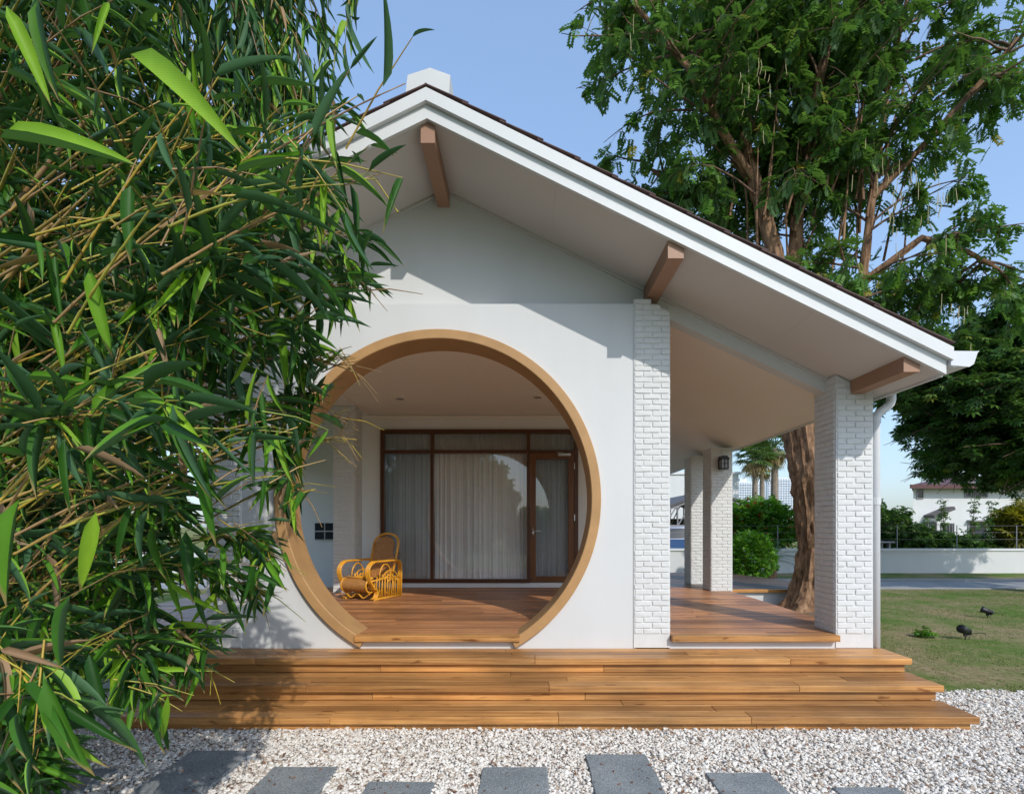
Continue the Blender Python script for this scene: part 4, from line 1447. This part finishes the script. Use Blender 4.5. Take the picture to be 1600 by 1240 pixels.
def rough_trunk(pts, rad, parent, name='trunk', seg=40, per=0.05, depth=.06, flare=0.0):
    """trunk with deep irregular furrows"""
    path = []
    for i in range(len(pts) - 1):
        a, b = Vector(pts[i]), Vector(pts[i + 1])
        k = max(2, int((b - a).length / per))
        for j in range(k):
            path.append((a.lerp(b, j / k), rad[i] + (rad[i + 1] - rad[i]) * j / k))
    path.append((Vector(pts[-1]), rad[-1]))
    m = MB()
    m.tube([p for p, _ in path], [r_ for _, r_ in path], seg, True)
    c = [p for p, _ in path]
    vs = []
    for i, v in enumerate(m.v):
        p = c[min(i // seg, len(c) - 1)]
        d = Vector(v) - p
        a = math.atan2(d.y, d.x)
        q = Vector((math.cos(a) * 3.4, math.sin(a) * 3.4, p.z * .9))
        h = 1 - abs(mnoise.noise(q)) * 2.2
        h += .5 * mnoise.noise(Vector((math.cos(a) * 9, math.sin(a) * 9, p.z * 4)))
        h += .35 * mnoise.noise(Vector((math.cos(a) * 22, math.sin(a) * 22, p.z * 11)))
        fl = 1 + flare * math.exp(-max(0, p.z) * 4.5) * (1 + .45 * math.sin(a * 5 + 1))
        vs.append(tuple(p + d * (fl + (h - .5) * depth * (.25 / max(.05, d.length)) ** .3)))
    m.v = vs
    return m.build(name, M['bark'], parent, False)


# --- the big tree behind the porch -----------------------------------
YT = 8.3
tp = lambda x, y, dy=0.0: tuple(unproj(x, y, YT + dy))
big = thing('shade_tree', 'tall brown barked shade tree with feathery green crown rising behind the porch', 'tree', (4.62, YT, 0.0))
tb = [(4.66, YT, -.05), (4.72, YT, .5), (4.78, YT, 1.1), (4.72, YT, 1.9), (4.60, YT, 2.8), (4.50, YT, 3.5)]
rough_trunk(tb, [.34, .29, .27, .285, .30, .29], big, flare=.45, depth=.26)
limb_specs = [
    ([tb[-1], tp(1210, 395), tp(1165, 235, .1), tp(1135, 110, .2), tp(1115, -60, .3), tp(1090, -260, .3)], .14, .04),
    ([tb[-1], tp(1240, 420, .2), tp(1250, 250, .3), tp(1258, 120, .3), tp(1275, -40, .4), tp(1290, -280, .4)], .125, .04),
    ([tp(1247, 330, .2), tp(1268, 180, -.1), tp(1300, 40, -.2), tp(1330, -140, -.3)], .10, .03),
    ([tp(1180, 290, .1), tp(1120, 190, -.3), tp(1075, 105, -.5), tp(995, 12, -.6), tp(950, -120, -.6)], .075, .02),
    ([(4.62, YT, 3.0), (5.15, YT - .1, 4.3), tp(1345, 460, -.1), tp(1362, 310, -.2), tp(1385, 150, -.2), tp(1430, -60, 0)], .10, .025),
    ([tp(1350, 440, -.1), tp(1440, 372, -.4), tp(1510, 392, -.5), tp(1560, 420, -.5)], .06, .02),
    ([tp(1150, 190, .2), tp(1160, 60, .7), tp(1190, -120, .9)], .08, .03),
    ([tp(1362, 310, -.2), tp(1450, 220, -.4), tp(1540, 120, -.6), tp(1590, 60, -.6)], .06, .02),
    ([tp(1225, 480, .1), tp(1150, 360, 1.0), tp(1060, 300, 1.4), tp(1000, 250, 1.5)], .07, .02),
]
for i, (pts, r0, r1) in enumerate(limb_specs):
    n = len(pts)
    rough_trunk(pts, [r0 + (r1 - r0) * k / (n - 1) for k in range(n)], big, 'limb', 16, .12, .16)
def in_big(p):
    x = 817 + 800 * p.x / p.y; y = 823 - 800 * (p.z - HC) / p.y
    if p.z < 3.3 + .0: return False
    if p.y < 7.2 or p.y > 11.8: return False
    L_ = 905 if y < 60 else 935 if y < 250 else 950
    if y > 300: L_ = 960 + (y - 300) * .55
    R_ = 1598 if y < 340 else 1575
    if y > 480: L_ = max(L_, 1300); 
    # roof clearance
    if p.x < 3.4 and p.z < zs(p.x) + .5: return False
    return L_ - 12 < x < R_ + 40 and y < 560
pl = grow_tree(big, limb_specs, 310, 1.45, 7, .58, 9, pinnate(5, .19, .078, .040), M['tree_leaf'], in_big, 5, 1.0, .55, .25, .022, 1.0, .18)
# thin upright bare sprouts that show among the leaves
b = MB(); rr_ = random.Random(3)
for i in range(46):
    x = rr_.choice([rr_.gauss(1185, 22), rr_.gauss(1250, 18), rr_.gauss(1345, 28), rr_.gauss(1280, 40)])
    y0 = rr_.uniform(260, 480); p0 = Vector(tp(x, y0, rr_.uniform(-.4, .3)))
    L = rr_.uniform(.8, 2.0); lean = Vector((rr_.gauss(.05, .16), rr_.gauss(0, .1), 1))
    b.tube([p0, p0 + lean * L * .5 + Vector((rr_.gauss(0, .05), 0, 0)), p0 + lean * L], [.022, .016, .008], 5, False)
b.build('sprouts', M['bark'], big, True, label='thin upright bare shoots along the main limbs', kind='stuff')
b = MB()
for i in range(70):
    cx_, cy_ = rr_.choice([(1425, 285), (1400, 330), (1460, 300), (1000, 10), (1180, 120), (1365, 270), (1500, 500)])
    p = Vector(tp(cx_ + rr_.gauss(0, 22), cy_ + rr_.gauss(0, 26), -.9 + rr_.gauss(0, .25)))
    L = rr_.uniform(.12, .3)
    b.tube([p, p + Vector((rr_.gauss(0, .008), rr_.gauss(0, .01), -L * .5)), p + Vector((rr_.gauss(0, .02), 0, -L))], [.003, .0045, .003], 4, False)
b.build('seed_pods', M['pod'], big, label='pale hanging seed pods', kind='stuff')
# soil round the foot of the tree
s = MB(); vs = [(4.65, YT, .13)]; n = 40
for i in range(n):
    a = 2 * math.pi * i / n; vs.append((4.6 + (1.05 + .1 * math.sin(a * 3)) * math.cos(a), YT + 1.1 * math.sin(a), -.01))
mid = [(4.65 + (v[0] - 4.65) * .55, YT + (v[1] - YT) * .55, .10) for v in vs[1:]]
s.add([vs[0]] + mid + vs[1:], [(0, 1 + i, 1 + (i + 1) % n) for i in range(n)] + [(1 + i, 1 + n + i, 1 + n + (i + 1) % n, 1 + (i + 1) % n) for i in range(n)])
s.build('soil_mound', M['soil'], kind='structure', smooth=True)

# --- dense dark tree at the right ------------------------------------
YD = 11.0
dk = thing('dark_tree', 'dense dark leaved tree overhanging the lawn at the right edge', 'tree', (11.6, YD, 0))
dl = []
td = [(11.7, YD, -.05), (11.6, YD, 1.2), (11.3, YD, 2.6)]
rough_trunk(td, [.26, .22, .2], dk, seg=18, per=.12, flare=.3, depth=.15)
for (ax, ay, az_) in ((8.6, 10.8, 4.9), (9.3, 12.2, 5.6), (9.4, 9.7, 4.3), (10.6, 10.2, 6.4), (12.4, 11.2, 6.6), (13.6, 10.6, 5.2), (11.2, 12.6, 6.0), (8.7, 11.0, 3.6), (10.0, 9.8, 3.0), (9.6, 11.8, 2.9), (10.9, 10.4, 2.7), (12.6, 10.2, 2.8), (15.2, 11.0, 4.4), (16.2, 11.4, 5.0), (14.4, 10.2, 3.4)):
    a = Vector(td[-1]); e = Vector((ax, ay, az_)); mdl = a.lerp(e, .5) + Vector((0, 0, .35))
    pts = [a[:], mdl[:], e[:]]
    dl.append((pts, .1, .02))
    rough_trunk(pts, [.10, .06, .02], dk, 'limb', 10, .2, .12)
def in_dark(p):
    x = 817 + 800 * p.x / p.y; y = 823 - 800 * (p.z - HC) / p.y
    e = ((p.x - 12.3) / 4.9) ** 2 + ((p.y - 11) / 2.8) ** 2 + ((p.z - 4.35) / 2.6) ** 2
    lowlim = 640 + max(0, min(1, (x - 1375) / 70)) * 100
    return e < 1 and y < lowlim + (22 if x > 1500 else 0) + (25 if x > 1550 else 0) + (14 if x > 1440 else 0)
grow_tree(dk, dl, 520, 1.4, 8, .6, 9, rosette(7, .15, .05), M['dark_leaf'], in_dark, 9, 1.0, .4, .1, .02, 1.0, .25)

# --- palms -------------------------------------------------------------
def fan_palm(x, Y, ytop, r_tr, label, seed, z0=0.0):
    r = random.Random(seed)
    c = unproj(x, ytop, Y)
    root = thing('fan_palm', label, 'palm tree', (c.x, Y, 0), 'fan palms beyond the boundary wall')
    h = c.z
    m = MB()
    pts = [(c.x + .12 * math.sin(t * 2), Y, h * t) for t in [i / 14 for i in range(15)]]
    m.tube(pts, [r_tr * (1.15 - .3 * i / 14 + .03 * (i % 2)) for i in range(15)], 10)
    m.build('trunk', M['palm_trunk'], root, False)
    V, F, T = [], [], []
    Vd, Fd, Td = [], [], []
    st_ = MB()
    for k in range(46):
        az = r.uniform(0, 6.28); el = r.uniform(-1.1, 1.35)
        dead = el < -.55
        d = Vector((math.cos(az) * math.cos(el), math.sin(az) * math.cos(el), math.sin(el)))
        L = r.uniform(.55, .9) * (.75 if dead else 1)
        p0 = Vector(pts[-1]); p1 = p0 + d * L
        st_.tube([p0, p0.lerp(p1, .5) + Vector((0, 0, .06)), p1], [.03, .022, .015], 4, False)
        side = d.cross(Vector((0, 0, 1))); side = side.normalized() if side.length > .1 else Vector((1, 0, 0))
        upv = side.cross(d)
        for q in range(15):
            a = -1.5 + 3.0 * q / 14
            dd = (d * math.cos(a) + side * math.sin(a)).normalized()
            l = r.uniform(.5, .75) * (.8 if dead else 1)
            e = p1 + dd * l + Vector((0, 0, -.22 * l - (.35 if dead else .1) * r.random()))
            mdp = p1 + dd * (l * .55)
            pr = dd.cross(upv).normalized() * .035
            VV, FF, TT = (Vd, Fd, Td) if dead else (V, F, T)
            o = len(VV)
            VV += [p1[:], (mdp + pr)[:], e[:], (mdp - pr)[:]]; FF.append((o, o + 1, o + 2, o + 3)); TT += [r.random() * .9] * 4
    link('crown', np_mesh('crown', np.array(V), np.array(F), M['palm_leaf'], {'tint': np.array(T)}), root)
    if Vd: link('dead_fronds', np_mesh('dead_fronds', np.array(Vd), np.array(Fd), M['dry_palm'], {'tint': np.array(Td)}), root, label='hanging dry brown fronds')
    st_.build('stalks', M['palm_leaf'], root)
fan_palm(1176, 27, 716, .14, 'left fan palm between the lantern pillar and the brown trunk', 1)
fan_palm(1207, 28, 700, .19, 'taller thick trunked fan palm close to the brown tree trunk', 2)
fan_palm(1188, 34, 728, .15, 'slimmer fan palm standing behind between two others', 3)

# --- bushes ------------------------------------------------------------
def bush(name, label, cat, c, rad, n, tmpl, mat, seed, lsize=1.0, flowers=0, group=None, stems=6, pts_extra=None, lump=.3):
    r = random.Random(seed); q = np.random.RandomState(seed)
    root = thing(name, label, cat, (c[0], c[1], 0), group)
    st_ = MB()
    for i in range(stems):
        a = r.uniform(0, 6.28)
        st_.tube([(c[0] + .08 * math.cos(a), c[1] + .08 * math.sin(a), -.02), (c[0] + rad[0] * .3 * math.cos(a), c[1] + rad[1] * .3 * math.sin(a), c[2] * .7), (c[0] + rad[0] * .6 * math.cos(a), c[1] + rad[1] * .6 * math.sin(a), c[2] + rad[2] * r.uniform(.1, .7))], [.03, .02, .006], 5, False)
    st_.build('stem', M['twig'], root)
    u = q.normal(size=(n, 3)); u /= np.linalg.norm(u, axis=1, keepdims=True)
    rr = q.rand(n) ** .28
    lm = np.array([1 + lump * mnoise.noise(Vector((v[0] * 2.2 + seed, v[1] * 2.2, v[2] * 2.2))) + lump * .6 * mnoise.noise(Vector((v[0] * 6 + seed, v[1] * 6, v[2] * 6))) for v in u])
    P = u * (rr * lm)[:, None] * np.array(rad) + np.array(c)
    keep = P[:, 2] > .03; P, u = P[keep], u[keep]; n = len(P)
    D = u + q.normal(size=(n, 3)) * .6; N_ = np.array([[0, 0, 1.0]]) + q.normal(size=(n, 3)) * .4
    V, F, at = scatter(tmpl[0], tmpl[1], P, frames(D, N_), q.uniform(.6, 1.3, n) * lsize, q.rand(n))
    link('foliage', np_mesh('foliage', V, F, mat, at), root)
    if flowers:
        i = q.choice(n, flowers); Pf = P[i] + u[i] * .05
        V, F, at = scatter(*rosette(5, .06, .05), Pf, frames(u[i] + .01, np.array([[0, 0, 1.0]]) + q.normal(size=(flowers, 3)) * .4), q.uniform(.7, 1.3, flowers) * lsize, q.rand(flowers))
        link('flowers', np_mesh('flowers', V, F, M['flower'], at), root, label='small red flowers')
    return root
RS = rosette(6, .075, .035)
bush('round_bush', 'clipped round bright green bush behind the porch pillar', 'bush', (5.50, 12.4, .72), (.62, .55, .62), 2300, RS, M['bright_leaf'], 2, .85, lump=.12)
bush('flowering_bush', 'large green bush dotted with red flowers above the boundary wall', 'bush', (8.15, 17.6, 1.45), (1.35, 1.0, .95), 3600, RS, M['bright_leaf'], 3, 1.5, 70, lump=.35)
bush('flowering_bush', 'smaller leafy bush with red flowers against the carport edge', 'bush', (7.1, 17.3, 1.6), (.55, .5, .6), 900, RS, M['bright_leaf'], 13, 1.4, 16, lump=.35)
# cycad: stiff radial fronds
def cycad():
    c = Vector((6.75, 13.95, .55)); r = random.Random(4)
    root = thing('cycad', 'dark spiky cycad against the white wall beside the round bush', 'plant', (c.x, c.y, 0))
    b = MB(); b.tube([(c.x, c.y, -.02), (c.x, c.y, .3), c[:]], [.16, .15, .1], 9); b.build('trunk', M['bark'], root)
    V, F, T = [], [], []
    for k in range(34):
        az = r.uniform(0, 6.28); el = r.uniform(-.25, 1.2)
        d = Vector((math.cos(az) * math.cos(el), math.sin(az) * math.cos(el), math.sin(el))); L = r.uniform(.7, .95)
        side = d.cross(Vector((0, 0, 1))).normalized()
        for i in range(14):
            t = .15 + .85 * i / 13; p = c + d * (L * t) + Vector((0, 0, -.35 * t * t * L))
            for sg in (-1, 1):
                e = p + (d * .5 + side * sg).normalized() * (.15 * (1.1 - t * .6)) + Vector((0, 0, .02))
                o = len(V); V += [p[:], (p.lerp(e, .5) + d * .012)[:], e[:], (p.lerp(e, .5) - d * .012)[:]]; F.append((o, o + 1, o + 2, o + 3)); T += [r.random() * .5] * 4
    link('fronds', np_mesh('fronds', np.array(V), np.array(F), M['dark_leaf'], {'tint': np.array(T)}), root)
cycad()
grpn = 'shrubs along the wall in front of the neighbouring house'
bush('dark_shrub', 'dark leafy shrub behind the wall just right of the downpipe', 'shrub', (12.1, 17.2, 1.25), (.95, .5, .95), 1500, RS, M['dark_leaf'], 21, 1.7, group=grpn, lump=.4)
bush('dark_shrub', 'broad dark shrub in front of the neighbour house left corner', 'shrub', (13.2, 17.4, 1.0), (.85, .5, .62), 900, RS, M['dark_leaf'], 22, 1.7, group=grpn, lump=.45)
bush('dark_shrub', 'low dark shrub below the slanted awning next door', 'shrub', (14.5, 17.2, .8), (.9, .5, .42), 700, RS, M['dark_leaf'], 23, 1.7, group=grpn, lump=.5)
bush('dark_shrub', 'sparse dark shrub before the lower neighbour window', 'shrub', (15.5, 17.3, .75), (.6, .5, .4), 300, RS, M['dark_leaf'], 24, 1.7, group=grpn, lump=.6)
bush('yellow_shrub', 'yellow green spiky shrub at the right edge above the wall', 'shrub', (16.45, 17.0, 1.4), (.62, .5, .78), 700, rosette(9, .17, .035), M['yellow_leaf'], 25, 1.6, lump=.4)
for i, (x, z1, lb) in enumerate(((14.05, 2.35, 'leggy upright sprig beside the awning end, left one'), (15.0, 2.45, 'tall leggy sprig in the middle of the white neighbour wall'), (15.5, 2.3, 'slanting leggy sprig above the lower neighbour window'))):
    root = thing('tall_sprig', lb, 'plant', (x, 17.1, 0), 'upright sprigs against the white house')
    b = MB(); b.tube([(x, 17.1, 0), (x + .08 * i, 17.1, z1)], [.02, .006], 5); b.build('stem', M['twig'], root)
    n = 60; q = np.random.RandomState(i); t = q.rand(n)
    P = np.stack([x + .08 * i * t + q.normal(size=n) * .07, 17.1 + q.normal(size=n) * .07, .9 + (z1 - .9) * t], 1)
    V, F, at = scatter(*RS, P, frames(q.normal(size=(n, 3)), np.array([[0, 0, 1.0]]) + q.normal(size=(n, 3)) * .3), q.uniform(1, 1.8, n), q.rand(n))
    link('foliage', np_mesh('foliage', V, F, M['dark_leaf'], at), root)

# ------------------------------------------------------------------ boundary wall, fence wires
bw = thing('boundary_wall', 'low white rendered boundary wall with coping across the back of the lawn', 'wall', (10, 16, 0))
b = MB(); b.box(-20, 45, 16.0, 16.16, -.1, .70); b.build('wall_body', M['wall'], bw)
b = MB(); b.box(-20, 45, 15.96, 16.2, .70, .765); b.build('coping', M['fascia'], bw)
fn = thing('wire_fence', 'thin wire fence on slim posts above the boundary wall', 'fence', (14, 16.3, 0))
b = MB()
for i in range(12): b.box(6.2 + i * 1.9, 6.24 + i * 1.9, 16.28, 16.32, 0, 1.75)
fnp = MB()
for i in range(12):
    p = MB(); p.box(6.2 + i * 1.9, 6.216 + i * 1.9, 16.28, 16.30, 0, 1.5); p.build('post', M['steel'], fn)
for z in (1.05, 1.27, 1.48):
    p = MB(); p.tube([(4.5, 16.27, z), (28, 16.27, z)], .003, 4); p.build('wire', M['steel'], fn)
tb_ = thing('garden_bench', 'pale backless bench behind the wall near the downpipe', 'bench', (11.6, 16.7, 0))
b = MB(); b.box(11.2, 12.0, 16.5, 16.85, .93, .98); b.build('seat', M['concrete'], tb_)
for x in (11.4, 11.65, 11.9):
    b = MB(); b.box(x - .03, x + .03, 16.6, 16.75, 0, .93); b.build('leg', M['concrete'], tb_)

# ------------------------------------------------------------------ neighbouring house
nh = thing('neighbour_house', 'white two storey house with maroon tiled roof beyond the boundary wall', 'house', (40, 45, 0))
YN = 45.0
nx = lambda x: (x - 817) * YN / 800
nz = lambda y: HC + (823 - y) * YN / 800
b = MB(); b.prism([(nx(1427), YN), (62, YN), (66, YN + 12), (nx(1427) + 9.8, YN + 12)], 'Z', 0, nz(757)); b.build('wall', M['wall'], nh)
b = MB()
e0, e1, ze = nx(1410), 63.5, nz(759)
b.add([(e0, YN - .9, ze), (e1, YN - .9, ze), (e1 + 4, YN + 13, ze), (e0 + 11, YN + 13, ze), (e0 + 9, YN + 6, ze + 1.5), (e1 - 4, YN + 6, ze + 1.5)], [(0, 1, 5, 4), (1, 2, 5), (2, 3, 4, 5), (3, 0, 4), (3, 2, 1, 0)])
nro = b.build('roof', M['maroon'], nh)
b = MB(); b.box(e0 - .03, e1, YN - .98, YN - .9, ze - .28, ze + .06); b.build('eave_board', M['maroon'], nro)
def nwin(x0, x1, y0, y1, bars=0, hood=True):
    b = MB(); b.box(nx(x0), nx(x1), YN - .06, YN - .001, nz(y1), nz(y0)); w = b.build('window', M['winglass'], nh)
    f_ = MB(); t = .07
    f_.box(nx(x0) - t, nx(x0), YN - .1, YN - .002, nz(y1) - t, nz(y0) + t); f_.box(nx(x1), nx(x1) + t, YN - .1, YN - .002, nz(y1) - t, nz(y0) + t)
    f_.box(nx(x0), nx(x1), YN - .1, YN - .002, nz(y0), nz(y0) + t); f_.box(nx(x0), nx(x1), YN - .1, YN - .002, nz(y1) - t, nz(y1))
    for i in range(bars):
        x = nx(x0) + (nx(x1) - nx(x0)) * (i + .5) / bars
        f_.box(x - .015, x + .015, YN - .09, YN - .065, nz(y1), nz(y0))
    f_.build('frame', M['steel'], w)
    if hood:
        h_ = MB(); h_.box(nx(x0) - .15, nx(x1) + .15, YN - .5, YN - .003, nz(y0) + .1, nz(y0) + .22); h_.build('hood', M['steel'], w)
nwin(1433, 1441, 766, 778); nwin(1508, 1541, 754, 776, 10, False); nwin(1513, 1539, 816, 850, 0); nwin(1441, 1449, 815, 850, 0, False); nwin(1453, 1462, 815, 852, 0, False); nwin(1471, 1489, 818, 845, 4, False)
b = MB(); b.bar((nx(1444), YN - .55, nz(807)), (nx(1476), YN - .55, nz(794)), 1.1, .3); b.build('awning', M['shed_roof'], nh, label='dark slanted awning over the ground floor')

# white building behind the carport
wbh = thing('white_building', 'plain white block building behind the carport roof', 'building', (12, 35, 0))
f35 = lambda x: (x - 817) * 35 / 800
b = MB(); b.box(f35(985), f35(1154), 35, 43, 0, HC + (823 - 741) * 35 / 800); b.build('wall', M['wall'], wbh)
b = MB(); b.box(f35(985) - .1, f35(1154) + .1, 34.9, 43.1, HC + 82 * 35 / 800, HC + 86 * 35 / 800); b.build('parapet', M['fascia'], wbh)
b = MB(); b.box(f35(1095), f35(1130), 34.95, 34.999, 2.2, 3.6); b.build('window', M['winglass'], wbh)

# carport
YK = 22.0
kx = lambda x: (x - 817) * YK / 800
kz = lambda y: HC + (823 - y) * YK / 800
cp = thing('carport', 'dark gabled carport roof on steel trusses behind the boundary wall', 'carport', (kx(1110), YK, 0))
xa, xm, xb = kx(1012), kx(1108), kx(1204); za, zm, zb_ = kz(806), kz(769), kz(798)
b = MB()
b.prism([(xa, za), (xm, zm), (xm, zm + .1), (xa, za + .1)], 'Y', YK, YK + 7); b.prism([(xm + .002, zm), (xb, zb_), (xb, zb_ + .1), (xm + .002, zm + .1)], 'Y', YK, YK + 7)
b.build('roof', M['shed_roof'], cp)
for yy in (YK + .1, YK + 3.5, YK + 6.8):
    b = MB()
    b.bar((xa, yy, za - .06), (xm, yy, zm - .06), .07, .09); b.bar((xm, yy, zm - .06), (xb, yy, zb_ - .06), .07, .09); b.bar((xa, yy, za - .42), (xb, yy, za - .42), .07, .09)
    for k in range(8):
        t0, t1 = k / 8, (k + 1) / 8
        def top(t): return (xa + (xb - xa) * t, yy, (za + (zm - za) * t / .5 if t < .5 else zm + (zb_ - zm) * (t - .5) / .5) - .06)
        p, q_ = top(t0), top(t1)
        b.bar((p[0], yy, za - .42), q_, .04, .04); b.bar(p, (p[0] + .001, yy, za - .42), .04, .04)
    b.build('truss', M['steel'], cp)
for x in (xa + .1, kx(1157), xb - .1):
    for yy in (YK + .1, YK + 6.8):
        b = MB(); b.box(x - .06, x + .06, yy - .06, yy + .06, 0, za - .1); b.build('post', M['steel'], cp)
b = MB(); b.box(xa + .3, xb - .2, YK + 6.95, YK + 7.05, 0, za); b.build('back_screen', M['shed_roof'], cp)

# car in the carport
car = thing('parked_car', 'blue car with sunlit windscreen parked under the carport', 'car', (6.2, YK - .6, 0))
cx0, cy0 = 5.95, YK - .9
def cpt(l, w, z): return (cx0 + l, cy0 + w, z)
b = MB()
prof = [(-2.1, .35), (-2.12, .7), (-1.9, .86), (-1.0, .93), (1.5, .95), (2.0, .9), (2.1, .6), (2.08, .35)]
b.prism([(cx0 + p[0], p[1]) for p in prof], 'Y', cy0, cy0 + 1.75); b.build('body', M['carpaint'], car)
b = MB(); vs = []
for (l, z) in ((-1.0, .93), (-.35, 1.42), (.9, 1.46), (1.5, .95)):
    ins = .0 if z < 1 else .18
    vs += [cpt(l, .04 + ins, z), cpt(l, 1.71 - ins, z)]
b.add(vs, [(0, 2, 4, 6), (1, 7, 5, 3), (2, 3, 5, 4), (0, 1, 3, 2), (4, 5, 7, 6)]); b.build('cabin', M['carpaint'], car)
glz = MB()
def lerp3(a, c_, t): return tuple(a[i] + (c_[i] - a[i]) * t for i in range(3))
glz.add([lerp3(cpt(-.86, .035, .98), cpt(-.86, .035, .98), 0), cpt(1.32, .035, .99), cpt(.85, .19, 1.39), cpt(-.28, .19, 1.37)], [(0, 1, 2, 3)])
glz.build('side_window', M['winglass'], car)
glz = MB(); glz.add([cpt(-.985, .12, .97), cpt(-.985, 1.63, .97), cpt(-.40, 1.5, 1.40), cpt(-.40, .25, 1.40)], [(0, 1, 2, 3)]); glz.build('windscreen', M['winglass'], car)
for l in (-1.35, 1.3):
    for w in (0, 1.75):
        b = MB(); b.tube([cpt(l, w - .1, .33), cpt(l, w + .1, .33)], .33, 18); wh = b.build('wheel', M['rubber'], car)
        b = MB(); b.tube([cpt(l, w - .105, .33), cpt(l, w + .105, .33)], .19, 14); b.build('rim', M['chrome'], wh)
for w in (.15, 1.35):
    b = MB(); b.cbox(cx0 - 2.14, cx0 - 2.02, cy0 + w, cy0 + w + .3, .66, .78, .02); b.build('headlight', M['pipe'], car)

# apartment blocks far behind
def tower(x0, x1, ytop, Y, label, cols, rows, seed):
    r = random.Random(seed)
    a, c_ = (x0 - 817) * Y / 800, (x1 - 817) * Y / 800
    h = HC + (823 - ytop) * Y / 800
    t = thing('apartment_block', label, 'apartment building', (a, Y, 0), 'distant pale apartment blocks')
    b = MB(); b.box(a, c_, Y, Y + 18, 0, h); b.box(a + 4, a + 12, Y + 2, Y + 10, h, h + 4); b.build('wall', M['towerwall'], t)
    w = MB(); dx = (c_ - a) / cols; dz = (h - 3) / rows
    for i in range(cols):
        for j in range(rows):
            w.box(a + i * dx + dx * .2, a + (i + 1) * dx - dx * .2, Y - .15, Y - .01, 2 + j * dz + dz * .22, 2 + (j + 1) * dz - dz * .2)
    w.build('window_grid', M['towerglass'], t, kind='stuff')
    l = MB()
    for j in range(rows): l.box(a, c_, Y - 1.1, Y - .16, 2 + j * dz - .1, 2 + j * dz + dz * .16)
    l.build('balcony_slabs', M['towerwall'], t, kind='stuff')
tower(1152, 1196, 752, 600, 'distant pale apartment block behind the left palm trunk', 12, 18, 1)
tower(1199, 1262, 746, 620, 'distant pale apartment block partly hidden by the brown trunk', 16, 20, 2)

# ------------------------------------------------------------------ garden spotlights
def spot(x, y, z, s, yaw, label):
    root = thing('garden_spotlight', label, 'spotlight', (x, y, z), 'black garden spotlights on the lawn')
    b = MB(); b.tube([(x, y, -.03), (x, y, .10 * s)], .008 * s, 8); b.box(x - .025 * s, x + .025 * s, y - .015 * s, y + .015 * s, .055 * s, .115 * s); b.build('stake', M['black_metal'], root)
    d = Vector((math.cos(yaw) * .85, math.sin(yaw) * .85, .32)).normalized(); c0 = Vector((x, y, .15 * s))
    b = MB(); pr = [(-.10, .030), (-.095, .045), (-.02, .055), (.06, .060), (.075, .070), (.115, .070), (.11, .058), (.07, .052)]
    b.tube([c0 + d * (p[0] * s) for p in pr], [p[1] * s for p in pr], 16); b.build('lamp_head', M['black_metal'], root, True)
    for k in range(4):
        b2 = MB(); b2.tube([c0 + d * ((-.075 + .022 * k) * s), c0 + d * ((-.067 + .022 * k) * s)], .058 * s, 14); b2.build('cooling_fin', M['black_metal'], root)
    b = MB(); b.tube([c0 + d * (.104 * s), c0 + d * (.108 * s)], .056 * s, 16); b.build('lens', M['winglass'], root)
    b = MB(); n = 10
    b.tube([(x + .06 * s + .3 * s * i / n, y + .05 * s * math.sin(i * .7), max(.006, .12 * s * math.sin(i / n * 2.6) - .0)) for i in range(n + 1)], .005 * s, 5); b.build('cable', M['black_metal'], root, True)
spot(5.66, 6.55, 0, .78, math.radians(200), 'black garden spotlight nearest the camera, aimed left at the house')
spot(7.35, 8.1, 0, .72, math.radians(140), 'smaller looking black spotlight farther back on the lawn')
bush('weed', 'small bright green weed alone on the dry lawn patch', 'plant', (5.25, 6.7, .05), (.11, .11, .06), 60, RS, M['bright_leaf'], 31, .7, stems=2)
bush('weed', 'green weed growing at the foot of the brown tree', 'plant', (4.95, YT - .48, .16), (.13, .1, .09), 70, RS, M['bright_leaf'], 32, .8, stems=2)

# ------------------------------------------------------------------ hedge trees behind the camera (reflected in the glass)
BT = [(-9.6, -13, 5.0, 2.6, 5.0, 'leafy tree across the garden behind the camera, far left'), (-6.2, -14, 5.2, 2.3, 5.2, 'leafy tree across the garden behind the camera, left of middle'),
      (-2.9, -14.5, 5.4, 2.4, 5.4, 'leafy tree across the garden behind the camera, nearest the middle'), (-14, -13, 5.0, 2.8, 5.0, 'leafy tree across the garden behind the camera, beyond the others'),
      (1.2, -14, 2.3, 2.4, 2.3, 'low round tree across the garden behind the camera')]
for i, (x, y, h, rx, _h, lb) in enumerate(BT):
    bush('garden_tree', lb, 'tree', (x, y, h * .52), (rx, 2.0, h * .5), 2600, rosette(7, .3, .13), M['tree_leaf'], 40 + i, 1.3, group='trees behind the camera', lump=.3)
